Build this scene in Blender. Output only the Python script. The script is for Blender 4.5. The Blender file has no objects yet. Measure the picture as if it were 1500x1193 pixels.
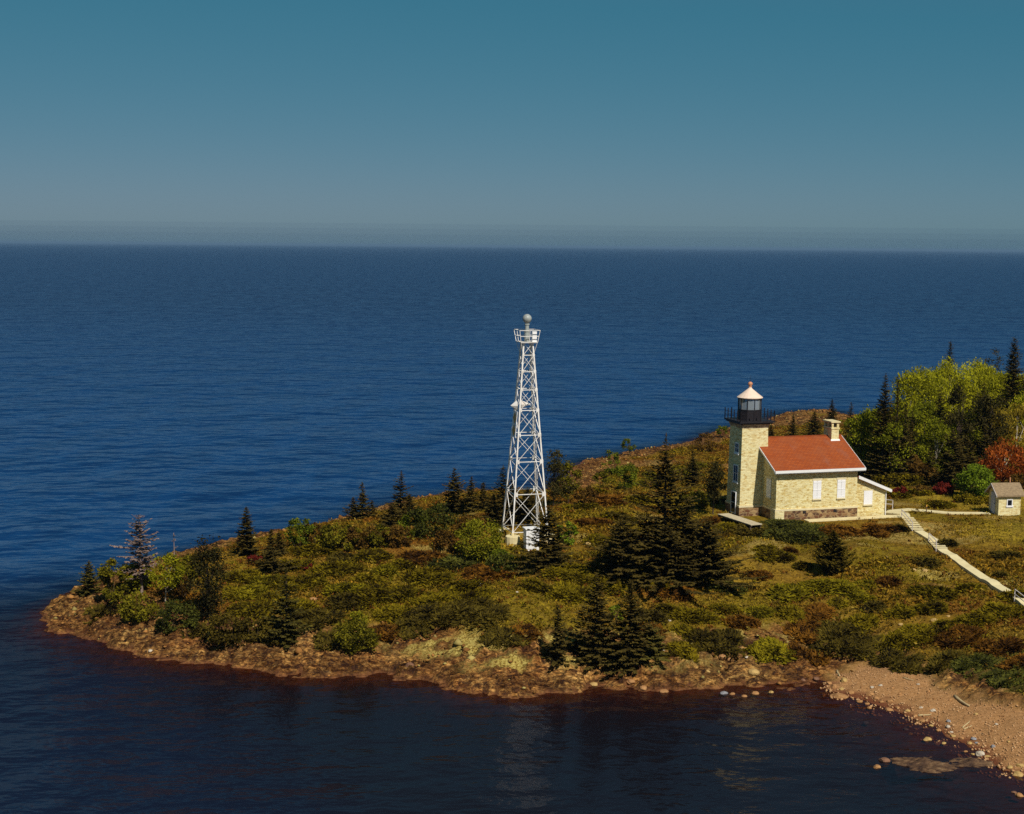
import bpy, math, random
import numpy as np
from mathutils import Vector, Matrix

SC = bpy.context.scene
COL = SC.collection
R = math.radians
rng = np.random.default_rng(7)
random.seed(7)

# ------------------------------------------------------------------ camera
CAMH = 29.0
FPX = 2060.0
PITCH = math.atan((596.5 - 361.0) / FPX)
ROLL = R(0.5)
cam_data = bpy.data.cameras.new("camera")
cam = bpy.data.objects.new("camera", cam_data)
COL.objects.link(cam)
SC.camera = cam
cam_data.sensor_width = 36.0
cam_data.lens = 36.0 * FPX / 1500.0
cam_data.clip_start = 0.5
cam_data.clip_end = 200000.0
CAMM = Matrix.Translation((0, 0, CAMH)) @ Matrix.Rotation(math.pi / 2 - PITCH, 4, 'X') @ Matrix.Rotation(ROLL, 4, 'Z')
cam.matrix_world = CAMM
RM = np.array(CAMM.to_3x3())
CPOS = np.array([0, 0, CAMH])


def ray(px, py):
    d = RM @ np.array([(px - 750.0) / FPX, -(py - 596.5) / FPX, -1.0])
    return d


def at_z(px, py, z):
    d = ray(px, py)
    t = (z - CAMH) / d[2]
    return CPOS + d * t


def project(p):
    c = RM.T @ (np.asarray(p, float) - CPOS)
    return 750 + FPX * c[0] / -c[2], 596.5 - FPX * c[1] / -c[2], -c[2]


# ------------------------------------------------------------------ noise
def _hash(ix, iy, seed):
    h = (ix.astype(np.int64) * 374761393 + iy.astype(np.int64) * 668265263 + seed * 1442695041) & 0xFFFFFFFF
    h = ((h ^ (h >> 13)) * 1274126177) & 0xFFFFFFFF
    h = (h ^ (h >> 16)) & 0xFFFFFFFF
    return h / 4294967295.0


def vnoise(x, y, seed=0):
    xi = np.floor(x); yi = np.floor(y)
    fx = x - xi; fy = y - yi
    ux = fx * fx * (3 - 2 * fx); uy = fy * fy * (3 - 2 * fy)
    a = _hash(xi, yi, seed); b = _hash(xi + 1, yi, seed)
    c = _hash(xi, yi + 1, seed); d = _hash(xi + 1, yi + 1, seed)
    return (a * (1 - ux) + b * ux) * (1 - uy) + (c * (1 - ux) + d * ux) * uy


def fbm(x, y, seed=0, oct=4, gain=0.5):
    s = 0; amp = 1; tot = 0
    for i in range(oct):
        s = s + amp * vnoise(x, y, seed + i * 17)
        tot += amp
        amp *= gain
        x = x * 2.03 + 13.1; y = y * 2.03 + 7.7
    return s / tot


def sstep(a, b, x):
    t = np.clip((x - a) / (b - a), 0, 1)
    return t * t * (3 - 2 * t)


def seg_dist(x, y, poly, closed=True):
    x = np.asarray(x, float); y = np.asarray(y, float)
    best = np.full(x.shape, 1e18)
    inside = np.zeros(x.shape, bool)
    n = len(poly)
    for i in range(n if closed else n - 1):
        ax, ay = poly[i][:2]; bx, by = poly[(i + 1) % n][:2]
        dx, dy = bx - ax, by - ay
        t = np.clip(((x - ax) * dx + (y - ay) * dy) / (dx * dx + dy * dy + 1e-12), 0, 1)
        d2 = (x - ax - t * dx) ** 2 + (y - ay - t * dy) ** 2
        best = np.minimum(best, d2)
        if closed:
            c = ((ay > y) != (by > y)) & (x < dx * (y - ay) / (dy if dy != 0 else 1e-12) + ax)
            inside ^= c
    d = np.sqrt(best)
    return np.where(inside, d, -d) if closed else d


# ------------------------------------------------------------------ shoreline, traced on the water plane
FRONT = [(72, 892), (66, 905), (68, 922), (82, 930), (105, 933), (130, 937), (165, 950), (200, 961), (225, 967),
         (260, 968), (320, 976), (370, 983), (430, 990), (500, 993), (560, 989), (610, 998), (660, 1010), (720, 1019),
         (780, 1020), (830, 1016), (880, 1010), (915, 1009), (960, 1017), (1032, 1010), (1100, 1006), (1176, 1003),
         (1206, 997), (1214, 1008), (1240, 1019), (1262, 1025), (1302, 1037), (1342, 1053), (1367, 1071), (1392, 1082),
         (1428, 1101), (1464, 1122), (1500, 1134), (1560, 1165), (1700, 1250)]
BACK = [(74, 884), (100, 870), (135, 852), (200, 832), (273, 808), (340, 794), (430, 779), (512, 760), (552, 740),
        (600, 730), (632, 724), (667, 719), (715, 716), (790, 716), (825, 700), (836, 681), (853, 671), (886, 667),
        (926, 657), (956, 653), (999, 647), (1021, 640), (1064, 624), (1105, 618), (1122, 612), (1136, 605),
        (1165, 600), (1200, 598), (1226, 600), (1236, 606), (1270, 606), (1350, 596), (1500, 585), (1800, 575)]
FP = [at_z(px, py, 0.0)[:2] for px, py in FRONT]
BP = [at_z(px, py, 0.5)[:2] for px, py in BACK]
BP = [b + 0.8 * b / np.linalg.norm(b) for b in BP]
POLY = [tuple(p) for p in FP] + [(110, 55), (420, 40), (420, 260)] + [tuple(p) for p in BP[::-1]]
BEACH = [(1200, 1006), (1206, 992), (1232, 978), (1262, 973), (1292, 978), (1330, 987), (1362, 1000), (1392, 1017),
         (1420, 1029), (1460, 1038), (1510, 1048), (1600, 1075), (1800, 1120), (1800, 1330), (1560, 1190), (1464, 1140),
         (1380, 1090), (1300, 1050)]
BEACHP = [tuple(at_z(px, py, 0.6)[:2]) for px, py in BEACH]

HROT = R(16)
HO = at_z(1135.7, 763.3, 5.3)
HX = np.array([math.cos(HROT), math.sin(HROT)]); HY = np.array([-math.sin(HROT), math.cos(HROT)])


def house_local(x, y):
    dx = x - HO[0]; dy = y - HO[1]
    return dx * HX[0] + dy * HX[1], dx * HY[0] + dy * HY[1]


LEDGES = [tuple(at_z(px, py, 1.2)[:2]) + (r_, st) for px, py, r_, st in
          [(1185, 614, 15, 1.0), (1140, 610, 8, 1.0), (845, 682, 7, 1.0), (945, 676, 6, .9), (1092, 690, 4, .8), (1350, 835, 1.6, .8), (1370, 908, 1.8, .8), (1268, 842, 1.2, .8), (1305, 818, 1.0, .7), (1085, 818, 1.6, .7), (862, 800, 1.2, .9)]]


def land_fields(x, y, extra=False):
    """height, inland distance, rock mask, beach mask"""
    d = seg_dist(x, y, POLY)
    wob = (fbm(x * 0.35, y * 0.35, 3, 4) - 0.5) * 1.6 + (vnoise(x * 1.1, y * 1.1, 9) - 0.5) * 0.8
    d2 = d + wob * np.clip(1 - np.abs(d) / 30, 0, 1)
    b = seg_dist(x, y, BEACHP)
    bwide = sstep(-8.0, 0.5, b)
    beach = sstep(-0.8, 0.5, b + (vnoise(x * 0.9, y * 0.9, 31) - 0.5) * 1.0)
    dp = np.maximum(d2, 0)
    land = 5.6 * (1 - np.exp(-dp / 19.0))
    shelf = 0.5 * (1 - np.exp(-dp / 1.1))
    land = land + shelf * (1 - beach)
    land = land * (1 - 0.5 * bwide * np.exp(-dp / 12))
    far = sstep(132, 168, y + .12 * (x - 20))
    land = land * (1 - .62 * far)
    bed = np.maximum(-(0.36 - .24 * sstep(-14, -1, b)) * np.maximum(-d2, 0) - 0.02, -6.0)
    h = np.where(d2 > 0, land, bed)
    # rocky rim with tilted strata
    rw = 3.4 + 3.5 * fbm(x * 0.09, y * 0.09, 51, 2)
    yfac = np.clip((y - 118) / 40, 0, 1)
    rock = (1 - sstep(rw, rw + 2.2, dp + (fbm(x * 0.5, y * 0.5, 12, 3) - .5) * 3)) * (1 - beach)
    for (pxx, pyy, rr, st) in LEDGES:
        rock = np.maximum(rock, st * sstep(1.0, .55, np.hypot((x - pxx) / rr, (y - pyy) / (rr * .8)) + (fbm(x * .4, y * .4, 14, 3) - .5) * .8))
    warp = (fbm(x * 0.16, y * 0.16, 71, 3) - .5) * 5
    q = (0.16 * x + y + warp) / 1.25
    fr = q - np.floor(q)
    ledge = np.where(fr < 0.82, fr / 0.82, (1 - fr) / 0.18) - 0.45
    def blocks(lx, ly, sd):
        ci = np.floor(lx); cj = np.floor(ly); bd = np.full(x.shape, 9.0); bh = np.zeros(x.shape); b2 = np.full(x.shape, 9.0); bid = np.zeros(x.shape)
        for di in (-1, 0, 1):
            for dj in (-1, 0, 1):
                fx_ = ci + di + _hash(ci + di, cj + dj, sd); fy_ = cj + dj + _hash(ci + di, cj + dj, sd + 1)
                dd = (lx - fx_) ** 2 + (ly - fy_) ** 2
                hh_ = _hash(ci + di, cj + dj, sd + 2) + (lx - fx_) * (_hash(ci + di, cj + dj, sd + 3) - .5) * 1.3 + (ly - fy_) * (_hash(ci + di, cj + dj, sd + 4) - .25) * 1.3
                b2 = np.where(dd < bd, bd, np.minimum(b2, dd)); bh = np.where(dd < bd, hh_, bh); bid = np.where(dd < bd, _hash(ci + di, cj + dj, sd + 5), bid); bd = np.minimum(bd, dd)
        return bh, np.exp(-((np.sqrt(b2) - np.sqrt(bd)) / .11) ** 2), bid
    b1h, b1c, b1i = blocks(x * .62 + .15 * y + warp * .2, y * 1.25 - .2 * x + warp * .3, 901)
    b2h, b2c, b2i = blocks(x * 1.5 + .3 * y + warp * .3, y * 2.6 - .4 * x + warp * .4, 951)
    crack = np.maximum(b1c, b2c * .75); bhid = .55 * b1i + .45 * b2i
    bh = .62 * b1h + .38 * b2h
    lump = np.abs(fbm(x * 0.9, y * 1.7, 81, 4) - .5) * 2
    relief = ledge * 0.34 * (0.3 + vnoise(x * 0.3, y * 0.3, 5)) + (lump - .3) * 0.35 + (bh - .5) * .85 - b1c * .34 - b2c * .12
    fade = rock * np.clip((d2 + 1.2) / 1.8, 0, 1)
    h = h + .72 * relief * fade * np.where(d2 > 0, 1, 0.6)
    h = h + (fbm(x * 0.8, y * 0.8, 44, 3) - .5) * 0.5 * np.clip(-d2 / 1.5, 0, 1) * (d2 < 0)
    # gentle hummocks inland, rock point behind the house stays low
    inl = sstep(5, 12, dp)
    h = h + inl * (1 - .5 * far) * ((fbm(x * 0.08, y * 0.08, 22, 3) - .5) * 1.6 + (fbm(x * 0.45, y * 0.45, 24, 3) - .5) * 0.55)
    h = h + beach * (vnoise(x * 1.5, y * 1.5, 60) - .5) * 0.06
    # level terrace under the lighthouse
    u, v = house_local(x, y)
    ex = np.maximum(np.maximum(-3.6 - u, u - 14.2), 0)
    ey = np.maximum(np.maximum(-1.7 - v, v - 14), 0)
    e = np.sqrt(ex * ex + ey * ey)
    pad = 1 - sstep(0.0, 2.6, e + (vnoise(x * .6, y * .6, 90) - .5) * .8 * (e > 0))
    h = h * (1 - pad) + 5.3 * pad
    # clearing to the right of the house: level as well
    ex = np.maximum(np.maximum(13 - u, u - 30), 0); ey = np.maximum(np.maximum(0.2 - v, v - 12), 0)
    e = np.sqrt(ex * ex + ey * ey)
    pad2 = (1 - sstep(0.0, 5.0, e)) * (1 - pad)
    h = h * (1 - pad2) + 5.25 * pad2
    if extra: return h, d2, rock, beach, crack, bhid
    return h, d2, rock, beach


# look-up grid
GX0, GX1, GY0, GY1, GS = -75.0, 165.0, 55.0, 345.0, 0.5
_gx = np.arange(GX0, GX1 + .01, GS); _gy = np.arange(GY0, GY1 + .01, GS)
_X, _Y = np.meshgrid(_gx, _gy)
_H, _D, _RK, _BE = land_fields(_X, _Y)


def _lookup(A, x, y):
    fx = np.clip((np.asarray(x) - GX0) / GS, 0, len(_gx) - 1.001); fy = np.clip((np.asarray(y) - GY0) / GS, 0, len(_gy) - 1.001)
    i = fx.astype(int) if hasattr(fx, 'astype') else int(fx); j = fy.astype(int) if hasattr(fy, 'astype') else int(fy)
    u = fx - i; v = fy - j
    return (A[j, i] * (1 - u) + A[j, i + 1] * u) * (1 - v) + (A[j + 1, i] * (1 - u) + A[j + 1, i + 1] * u) * v


def H(x, y): return _lookup(_H, x, y)
def SD(x, y): return _lookup(_D, x, y)


def hit(px, py):
    d = ray(px, py)
    t = np.arange(55, 340, 0.2) / d[1]
    x = d[0] * t; y = d[1] * t; z = CAMH + d[2] * t
    g = H(x, y) - z
    k = np.argmax(g > 0)
    if g[k] <= 0:
        k = np.argmin(np.abs(g))
    return np.array([x[k], y[k], float(H(x[k], y[k]))])


def at_dist(px, Y):
    d = ray(px, 700)
    t = Y / d[1]
    x = d[0] * t
    return np.array([x, Y, float(H(x, Y))])


def top_z(p, py):
    lo, hi = p[2] - 2, 60.0
    for _ in range(50):
        m = (lo + hi) / 2
        if project((p[0], p[1], m))[1] > py: lo = m
        else: hi = m
    return (lo + hi) / 2


def mpp(p):                                # metres per photo pixel at a point
    return project(p)[2] / FPX


# ------------------------------------------------------------------ object helpers
def link(o, parent=None):
    COL.objects.link(o)
    if parent is not None: o.parent = parent
    return o


def tag(o, label=None, cat=None, group=None, kind=None):
    if label: o['label'] = label
    if cat: o['category'] = cat
    if group: o['group'] = group
    if kind: o['kind'] = kind
    return o


def thing(name, label, cat, loc, rz=0.0, group=None):
    o = bpy.data.objects.new(name, None)
    o.empty_display_size = 0.5
    link(o); o.location = [float(c) for c in loc]; o.rotation_euler = (0, 0, rz)
    return tag(o, label, cat, group)


class MB:
    def __init__(s): s.v = []; s.f = []
    def add(s, vs, fs):
        b = len(s.v); s.v += [tuple(float(c) for c in v) for v in vs]; s.f += [tuple(b + i for i in f) for f in fs]
        return s
    def box(s, x0, x1, y0, y1, z0, z1):
        return s.add([(x0, y0, z0), (x1, y0, z0), (x1, y1, z0), (x0, y1, z0), (x0, y0, z1), (x1, y0, z1), (x1, y1, z1), (x0, y1, z1)],
                     [(0, 3, 2, 1), (4, 5, 6, 7), (0, 1, 5, 4), (1, 2, 6, 5), (2, 3, 7, 6), (3, 0, 4, 7)])
    def frustum(s, x0, x1, y0, y1, z0, X0, X1, Y0, Y1, z1):
        return s.add([(x0, y0, z0), (x1, y0, z0), (x1, y1, z0), (x0, y1, z0), (X0, Y0, z1), (X1, Y0, z1), (X1, Y1, z1), (X0, Y1, z1)],
                     [(0, 3, 2, 1), (4, 5, 6, 7), (0, 1, 5, 4), (1, 2, 6, 5), (2, 3, 7, 6), (3, 0, 4, 7)])
    def bar(s, a, b, w, h=None):
        a = Vector(a); b = Vector(b); d = (b - a).normalized(); h = h or w
        up = Vector((0, 0, 1)) if abs(d.z) < 0.95 else Vector((1, 0, 0))
        u = d.cross(up).normalized() * w / 2; v = u.cross(d).normalized() * h / 2
        return s.add([a - u - v, a + u - v, a + u + v, a - u + v, b - u - v, b + u - v, b + u + v, b - u + v],
                     [(0, 3, 2, 1), (4, 5, 6, 7), (0, 1, 5, 4), (1, 2, 6, 5), (2, 3, 7, 6), (3, 0, 4, 7)])
    def tube(s, pts, radii, n=8):
        pts = [Vector(p) for p in pts]; rings = []
        for i, p in enumerate(pts):
            d = (pts[min(i + 1, len(pts) - 1)] - pts[max(i - 1, 0)]).normalized()
            up = Vector((0, 1, 0)) if abs(d.y) < 0.9 else Vector((1, 0, 0))
            u = d.cross(up).normalized(); v = d.cross(u).normalized()
            rings.append([p + (u * math.cos(2 * math.pi * k / n) + v * math.sin(2 * math.pi * k / n)) * radii[i] for k in range(n)])
        vs = [q for r_ in rings for q in r_]; fs = []
        for i in range(len(rings) - 1):
            for k in range(n):
                fs.append((i * n + k, i * n + (k + 1) % n, (i + 1) * n + (k + 1) % n, (i + 1) * n + k))
        fs.append(tuple(range(n - 1, -1, -1))); fs.append(tuple((len(rings) - 1) * n + k for k in range(n)))
        return s.add(vs, fs)
    def lathe(s, prof, n=16, cx=0, cy=0, a0=0.0):
        vs = []; fs = []
        for r_, z in prof:
            for k in range(n):
                a = a0 + 2 * math.pi * k / n
                vs.append((cx + r_ * math.cos(a), cy + r_ * math.sin(a), z))
        for i in range(len(prof) - 1):
            for k in range(n):
                fs.append((i * n + k, i * n + (k + 1) % n, (i + 1) * n + (k + 1) % n, (i + 1) * n + k))
        fs.append(tuple(range(n - 1, -1, -1))); fs.append(tuple((len(prof) - 1) * n + k for k in range(n)))
        return s.add(vs, fs)
    def prism(s, poly, dirv):                # closed outline pushed along dirv
        n = len(poly); d = Vector(dirv)
        vs = [Vector(p) for p in poly] + [Vector(p) + d for p in poly]
        fs = [tuple(range(n - 1, -1, -1)), tuple(range(n, 2 * n))] + [(i, (i + 1) % n, n + (i + 1) % n, n + i) for i in range(n)]
        return s.add(vs, fs)
    def build(s, name, m, parent=None, bevel=0.0, smooth=False):
        me = bpy.data.meshes.new(name); me.from_pydata(s.v, [], s.f)
        me.materials.append(m); me.validate(); me.update()
        import bmesh
        bm = bmesh.new(); bm.from_mesh(me); bmesh.ops.recalc_face_normals(bm, faces=bm.faces); bm.to_mesh(me); bm.free()
        if smooth:
            for p in me.polygons: p.use_smooth = True
        o = bpy.data.objects.new(name, me); link(o, parent)
        if bevel:
            b = o.modifiers.new("bevel", 'BEVEL'); b.width = bevel; b.segments = 2; b.limit_method = 'ANGLE'
        return o


def np_mesh(name, V, F, m, parent=None, face_attr=None, face_col=None, smooth=False, vert_attrs=None, vert_cols=None):
    """V (n,3), F (m,k) all of one size"""
    me = bpy.data.meshes.new(name)
    V = np.ascontiguousarray(V, np.float32); F = np.ascontiguousarray(F, np.int32)
    k = F.shape[1]
    me.vertices.add(len(V)); me.vertices.foreach_set('co', V.ravel())
    me.loops.add(F.size); me.loops.foreach_set('vertex_index', F.ravel())
    me.polygons.add(len(F)); me.polygons.foreach_set('loop_start', np.arange(0, F.size, k, dtype=np.int32))
    me.polygons.foreach_set('loop_total', np.full(len(F), k, np.int32))
    if smooth: me.polygons.foreach_set('use_smooth', np.ones(len(F), bool))
    me.update(calc_edges=True)
    if face_attr is not None:
        a = me.attributes.new('v', 'FLOAT', 'FACE'); a.data.foreach_set('value', np.ascontiguousarray(face_attr, np.float32))
    if face_col is not None:
        a = me.attributes.new('tone', 'FLOAT_COLOR', 'FACE')
        c = np.concatenate([face_col, np.ones((len(face_col), 1))], 1).astype(np.float32)
        a.data.foreach_set('color', np.ascontiguousarray(c).ravel())
    for nme, arr in (vert_attrs or {}).items():
        a = me.attributes.new(nme, 'FLOAT', 'POINT'); a.data.foreach_set('value', np.ascontiguousarray(arr, np.float32))
    for nme, arr in (vert_cols or {}).items():
        a = me.attributes.new(nme, 'FLOAT_COLOR', 'POINT')
        c = np.concatenate([arr, np.ones((len(arr), 1))], 1).astype(np.float32)
        a.data.foreach_set('color', np.ascontiguousarray(c).ravel())
    me.materials.append(m)
    o = bpy.data.objects.new(name, me)
    return link(o, parent)


# ------------------------------------------------------------------ materials
class NT:
    def __init__(s, name):
        s.m = bpy.data.materials.new(name); s.m.use_nodes = True
        s.t = s.m.node_tree; s.t.nodes.clear()
        s.out = s.t.nodes.new('ShaderNodeOutputMaterial')
    def n(s, typ, **kw):
        nd = s.t.nodes.new(typ)
        for k, v in kw.items():
            if k.startswith('i_'):
                key = k[2:].replace('_', ' ')
                nd.inputs[key].default_value = v
            else: setattr(nd, k, v)
        return nd
    def l(s, a, b): s.t.links.new(a, b)
    def coords(s, kind='Object', scale=(1, 1, 1)):
        tc = s.n('ShaderNodeTexCoord'); mp = s.n('ShaderNodeMapping'); mp.inputs['Scale'].default_value = scale
        s.l(tc.outputs[kind], mp.inputs['Vector']); return mp.outputs['Vector']
    def noise(s, vec, scale, detail=4, rough=0.55, dist=0.0):
        nd = s.n('ShaderNodeTexNoise'); nd.inputs['Scale'].default_value = scale; nd.inputs['Detail'].default_value = detail
        nd.inputs['Roughness'].default_value = rough; nd.inputs['Distortion'].default_value = dist
        s.l(vec, nd.inputs['Vector']); return nd.outputs['Fac']
    def ramp(s, fac, stops, interp='LINEAR'):
        r_ = s.n('ShaderNodeValToRGB'); r_.color_ramp.interpolation = interp; e = r_.color_ramp.elements
        while len(e) < len(stops): e.new(0.5)
        for i, (p, c) in enumerate(stops):
            e[i].position = p; e[i].color = (c if hasattr(c, '__len__') else (c, c, c)) + ((1,) if hasattr(c, '__len__') else (1,)) if hasattr(c, '__len__') else (c, c, c, 1)
        s.l(fac, r_.inputs['Fac']); return r_.outputs['Color']
    def mix(s, fac, a, b, mode='MIX'):
        m_ = s.n('ShaderNodeMix', data_type='RGBA', blend_type=mode)
        for sock, val in ((m_.inputs[0], fac), (m_.inputs[6], a), (m_.inputs[7], b)):
            if hasattr(val, 'is_linked') or hasattr(val, 'links'): s.l(val, sock)
            elif hasattr(val, '__len__'): sock.default_value = tuple(val) + (1,)
            else: sock.default_value = val
        return m_.outputs[2]
    def math(s, op, a, b=0.0, c=None):
        m_ = s.n('ShaderNodeMath', operation=op)
        for sock, val in zip(m_.inputs, (a, b, c)):
            if val is None: continue
            if hasattr(val, 'links'): s.l(val, sock)
            else: sock.default_value = val
        return m_.outputs[0]
    def attr(s, name):
        return s.n('ShaderNodeAttribute', attribute_name=name)
    def bump(s, height, strength=0.5, dist=0.05, normal=None):
        b = s.n('ShaderNodeBump'); b.inputs['Strength'].default_value = strength; b.inputs['Distance'].default_value = dist
        s.l(height, b.inputs['Height'])
        if normal is not None: s.l(normal, b.inputs['Normal'])
        return b.outputs['Normal']
    def pbsdf(s, color, rough=0.8, normal=None, spec=0.3, metal=0.0, ior=1.45):
        p = s.n('ShaderNodeBsdfPrincipled')
        if hasattr(color, 'links'): s.l(color, p.inputs['Base Color'])
        else: p.inputs['Base Color'].default_value = tuple(color) + (1,)
        if hasattr(rough, 'links'): s.l(rough, p.inputs['Roughness'])
        else: p.inputs['Roughness'].default_value = rough
        p.inputs['Specular IOR Level'].default_value = spec; p.inputs['Metallic'].default_value = metal; p.inputs['IOR'].default_value = ior
        if normal is not None: s.l(normal, p.inputs['Normal'])
        return p.outputs[0]
    def done(s, sh): s.l(sh, s.out.inputs['Surface']); return s.m


def paint(name, c, rough=0.5, dirt=(0.3, 0.2, 0.1), amt=0.25, scale=2.5, spec=0.35):
    t = NT(name); v = t.coords(); nz = t.noise(v, scale, 5, .65)
    f = t.ramp(nz, [(0.45, 0.0), (0.8, amt)])
    col = t.mix(f, c, dirt)
    return t.done(t.pbsdf(col, rough, t.bump(t.noise(v, 40), .15, .01), spec))


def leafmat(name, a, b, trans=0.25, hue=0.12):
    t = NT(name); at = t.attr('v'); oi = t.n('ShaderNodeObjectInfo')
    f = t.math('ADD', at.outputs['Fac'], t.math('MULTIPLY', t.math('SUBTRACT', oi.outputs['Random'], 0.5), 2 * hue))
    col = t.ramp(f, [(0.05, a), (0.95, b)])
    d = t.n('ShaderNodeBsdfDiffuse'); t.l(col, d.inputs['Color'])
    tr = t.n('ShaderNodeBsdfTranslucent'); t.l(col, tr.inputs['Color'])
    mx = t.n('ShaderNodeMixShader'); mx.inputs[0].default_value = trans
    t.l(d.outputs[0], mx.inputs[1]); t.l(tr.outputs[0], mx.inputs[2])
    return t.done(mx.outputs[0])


def brickmat(name, base, dark, speck):
    t = NT(name)
    v = t.coords('Object', (1.0, 1.0, 2.6))
    n1 = t.noise(v, 2.0, 4, .65); n2 = t.noise(v, 2.7, 4, .68, .3)
    big = t.noise(t.coords('Object'), .45, 3)
    c = t.mix(t.ramp(n1, [(0.49, 0.0), (0.60, 1.0)]), base, speck)
    c = t.mix(t.ramp(n2, [(0.54, 0.0), (0.61, 1.0)]), c, dark)
    c = t.mix(t.ramp(big, [(0.4, 0.0), (0.75, 0.3)]), c, (0.55, 0.38, 0.16))
    br = t.n('ShaderNodeTexBrick'); br.inputs['Scale'].default_value = 1.0
    br.inputs['Brick Width'].default_value = .42; br.inputs['Row Height'].default_value = .14; br.inputs['Mortar Size'].default_value = .018
    tc = t.n('ShaderNodeTexCoord'); sx = t.n('ShaderNodeSeparateXYZ'); t.l(tc.outputs['Object'], sx.inputs[0])
    cb = t.n('ShaderNodeCombineXYZ'); t.l(t.math('ADD', sx.outputs[0], sx.outputs[1]), cb.inputs[0]); t.l(sx.outputs[2], cb.inputs[1])
    t.l(cb.outputs[0], br.inputs['Vector'])
    br.inputs['Color1'].default_value = (1, 1, 1, 1); br.inputs['Color2'].default_value = (.80, .77, .72, 1); br.inputs['Mortar'].default_value = (.78, .76, .74, 1)
    c = t.mix(.8, c, br.outputs['Color'], 'MULTIPLY')
    hgt = t.math('ADD', t.math('MULTIPLY', br.outputs['Fac'], -0.6), n2)
    return t.done(t.pbsdf(c, .9, t.bump(hgt, .5, .03), .15))


def stonemat(name, cols, mortar, scale=2.6):
    t = NT(name); v = t.coords('Object', (1, 1, 1.5))
    vo = t.n('ShaderNodeTexVoronoi'); vo.inputs['Scale'].default_value = scale; t.l(v, vo.inputs['Vector'])
    ve = t.n('ShaderNodeTexVoronoi', feature='DISTANCE_TO_EDGE'); ve.inputs['Scale'].default_value = scale; t.l(v, ve.inputs['Vector'])
    sp = t.n('ShaderNodeSeparateColor'); t.l(vo.outputs['Color'], sp.inputs[0])
    c = t.ramp(sp.outputs[0], [(i / max(1, len(cols) - 1), c) for i, c in enumerate(cols)], 'CONSTANT')
    c = t.mix(t.ramp(ve.outputs['Distance'], [(0.02, 1.0), (0.07, 0.0)]), c, mortar)
    return t.done(t.pbsdf(c, .9, t.bump(ve.outputs['Distance'], .6, .08), .2))


def woodmat(name, a, b, rows=6.0):
    t = NT(name); v = t.coords('Object', (1, 1, 1)); n1 = t.noise(v, 3.0, 5, .65); n2 = t.noise(t.coords('Object', (.6, 9, 1)), 2.5, 3)
    c = t.mix(t.ramp(n1, [(.3, 0.0), (.7, 1.0)]), a, b)
    c = t.mix(t.ramp(n2, [(.5, 0.0), (.75, .45)]), c, tuple(q * .55 for q in a))
    return t.done(t.pbsdf(c, .85, t.bump(n2, .3, .02), .2))


M = {}
M['brick'] = brickmat('cream_brick', (.86, .77, .42), (.52, .35, .10), (.72, .56, .21))
M['brick_pale'] = brickmat('pale_brick', (.86, .78, .44), (.56, .39, .14), (.78, .64, .30))
M['stone'] = stonemat('field_stone', [(.14, .062, .030), (.24, .135, .060), (.10, .052, .030), (.34, .22, .10), (.17, .072, .035)], (.30, .21, .10))
M['chimney_stone'] = stonemat('chimney_stone', [(.36, .26, .16), (.26, .18, .12), (.5, .4, .26), (.3, .22, .15)], (.45, .38, .25), 3.5)
M['band'] = paint('stone_band', (.70, .60, .36), .8, (.4, .3, .15), .4)
M['white'] = paint('white_paint', (.82, .80, .78), .45, (.5, .46, .4), .18)
M['trim'] = paint('white_trim', (.80, .78, .74), .45, (.5, .44, .36), .25)
M['steel'] = paint('white_steel', (.80, .76, .70), .4, (.42, .26, .12), .55, 1.4)
M['black'] = paint('black_iron', (.016, .013, .016), .5, (.05, .035, .03), .3, 3)
M['dome'] = paint('buff_paint', (.78, .60, .46), .5, (.55, .36, .24), .4, 2.5)
M['ball'] = paint('rust_paint', (.55, .24, .12), .5, (.3, .13, .07), .4, 4)
M['greydoor'] = paint('grey_paint', (.46, .47, .52), .55, (.3, .3, .3), .3)
M['orange'] = paint('orange_paint', (.62, .30, .05), .55, (.4, .2, .05), .3)
M['lamp'] = paint('grey_globe', (.34, .36, .33), .35, (.14, .13, .12), .7, 1.2)
M['concrete'] = paint('pale_concrete', (.68, .57, .31), .9, (.42, .31, .13), .6, 1.6)
M['boards'] = woodmat('weathered_boards', (.58, .49, .32), (.44, .35, .21))
M['railwood'] = paint('grey_rail', (.52, .46, .42), .7, (.3, .24, .2), .5)
M['darkwood'] = woodmat('dark_timber', (.09, .06, .04), (.14, .09, .06))
M['drift'] = woodmat('driftwood', (.52, .40, .20), (.40, .28, .14))
M['bark'] = paint('bark', (.075, .05, .035), .95, (.03, .02, .015), .8, 6, .1)
M['palebark'] = paint('pale_bark', (.45, .38, .28), .9, (.12, .09, .06), .8, 5, .1)
M['deadbark'] = paint('dead_bark', (.26, .19, .15), .95, (.12, .08, .06), .7, 5, .1)

t = NT('dark_glass')
M['darkglass'] = t.done(t.pbsdf((.01, .012, .018), .08, None, .5))
t = NT('lantern_glass')
tr = t.n('ShaderNodeBsdfTransparent'); tr.inputs[0].default_value = (.86, .92, .95, 1)
gl = t.n('ShaderNodeBsdfGlossy'); gl.inputs['Roughness'].default_value = .03
fr = t.n('ShaderNodeFresnel'); fr.inputs[0].default_value = 1.5
df = t.n('ShaderNodeBsdfDiffuse'); df.inputs[0].default_value = (.42, .48, .52, 1)
mk = t.n('ShaderNodeMixShader'); mk.inputs[0].default_value = .45; t.l(tr.outputs[0], mk.inputs[1]); t.l(df.outputs[0], mk.inputs[2])
mx = t.n('ShaderNodeMixShader'); t.l(fr.outputs[0], mx.inputs[0]); t.l(mk.outputs[0], mx.inputs[1]); t.l(gl.outputs[0], mx.inputs[2])
M['glass'] = t.done(mx.outputs[0])

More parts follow.
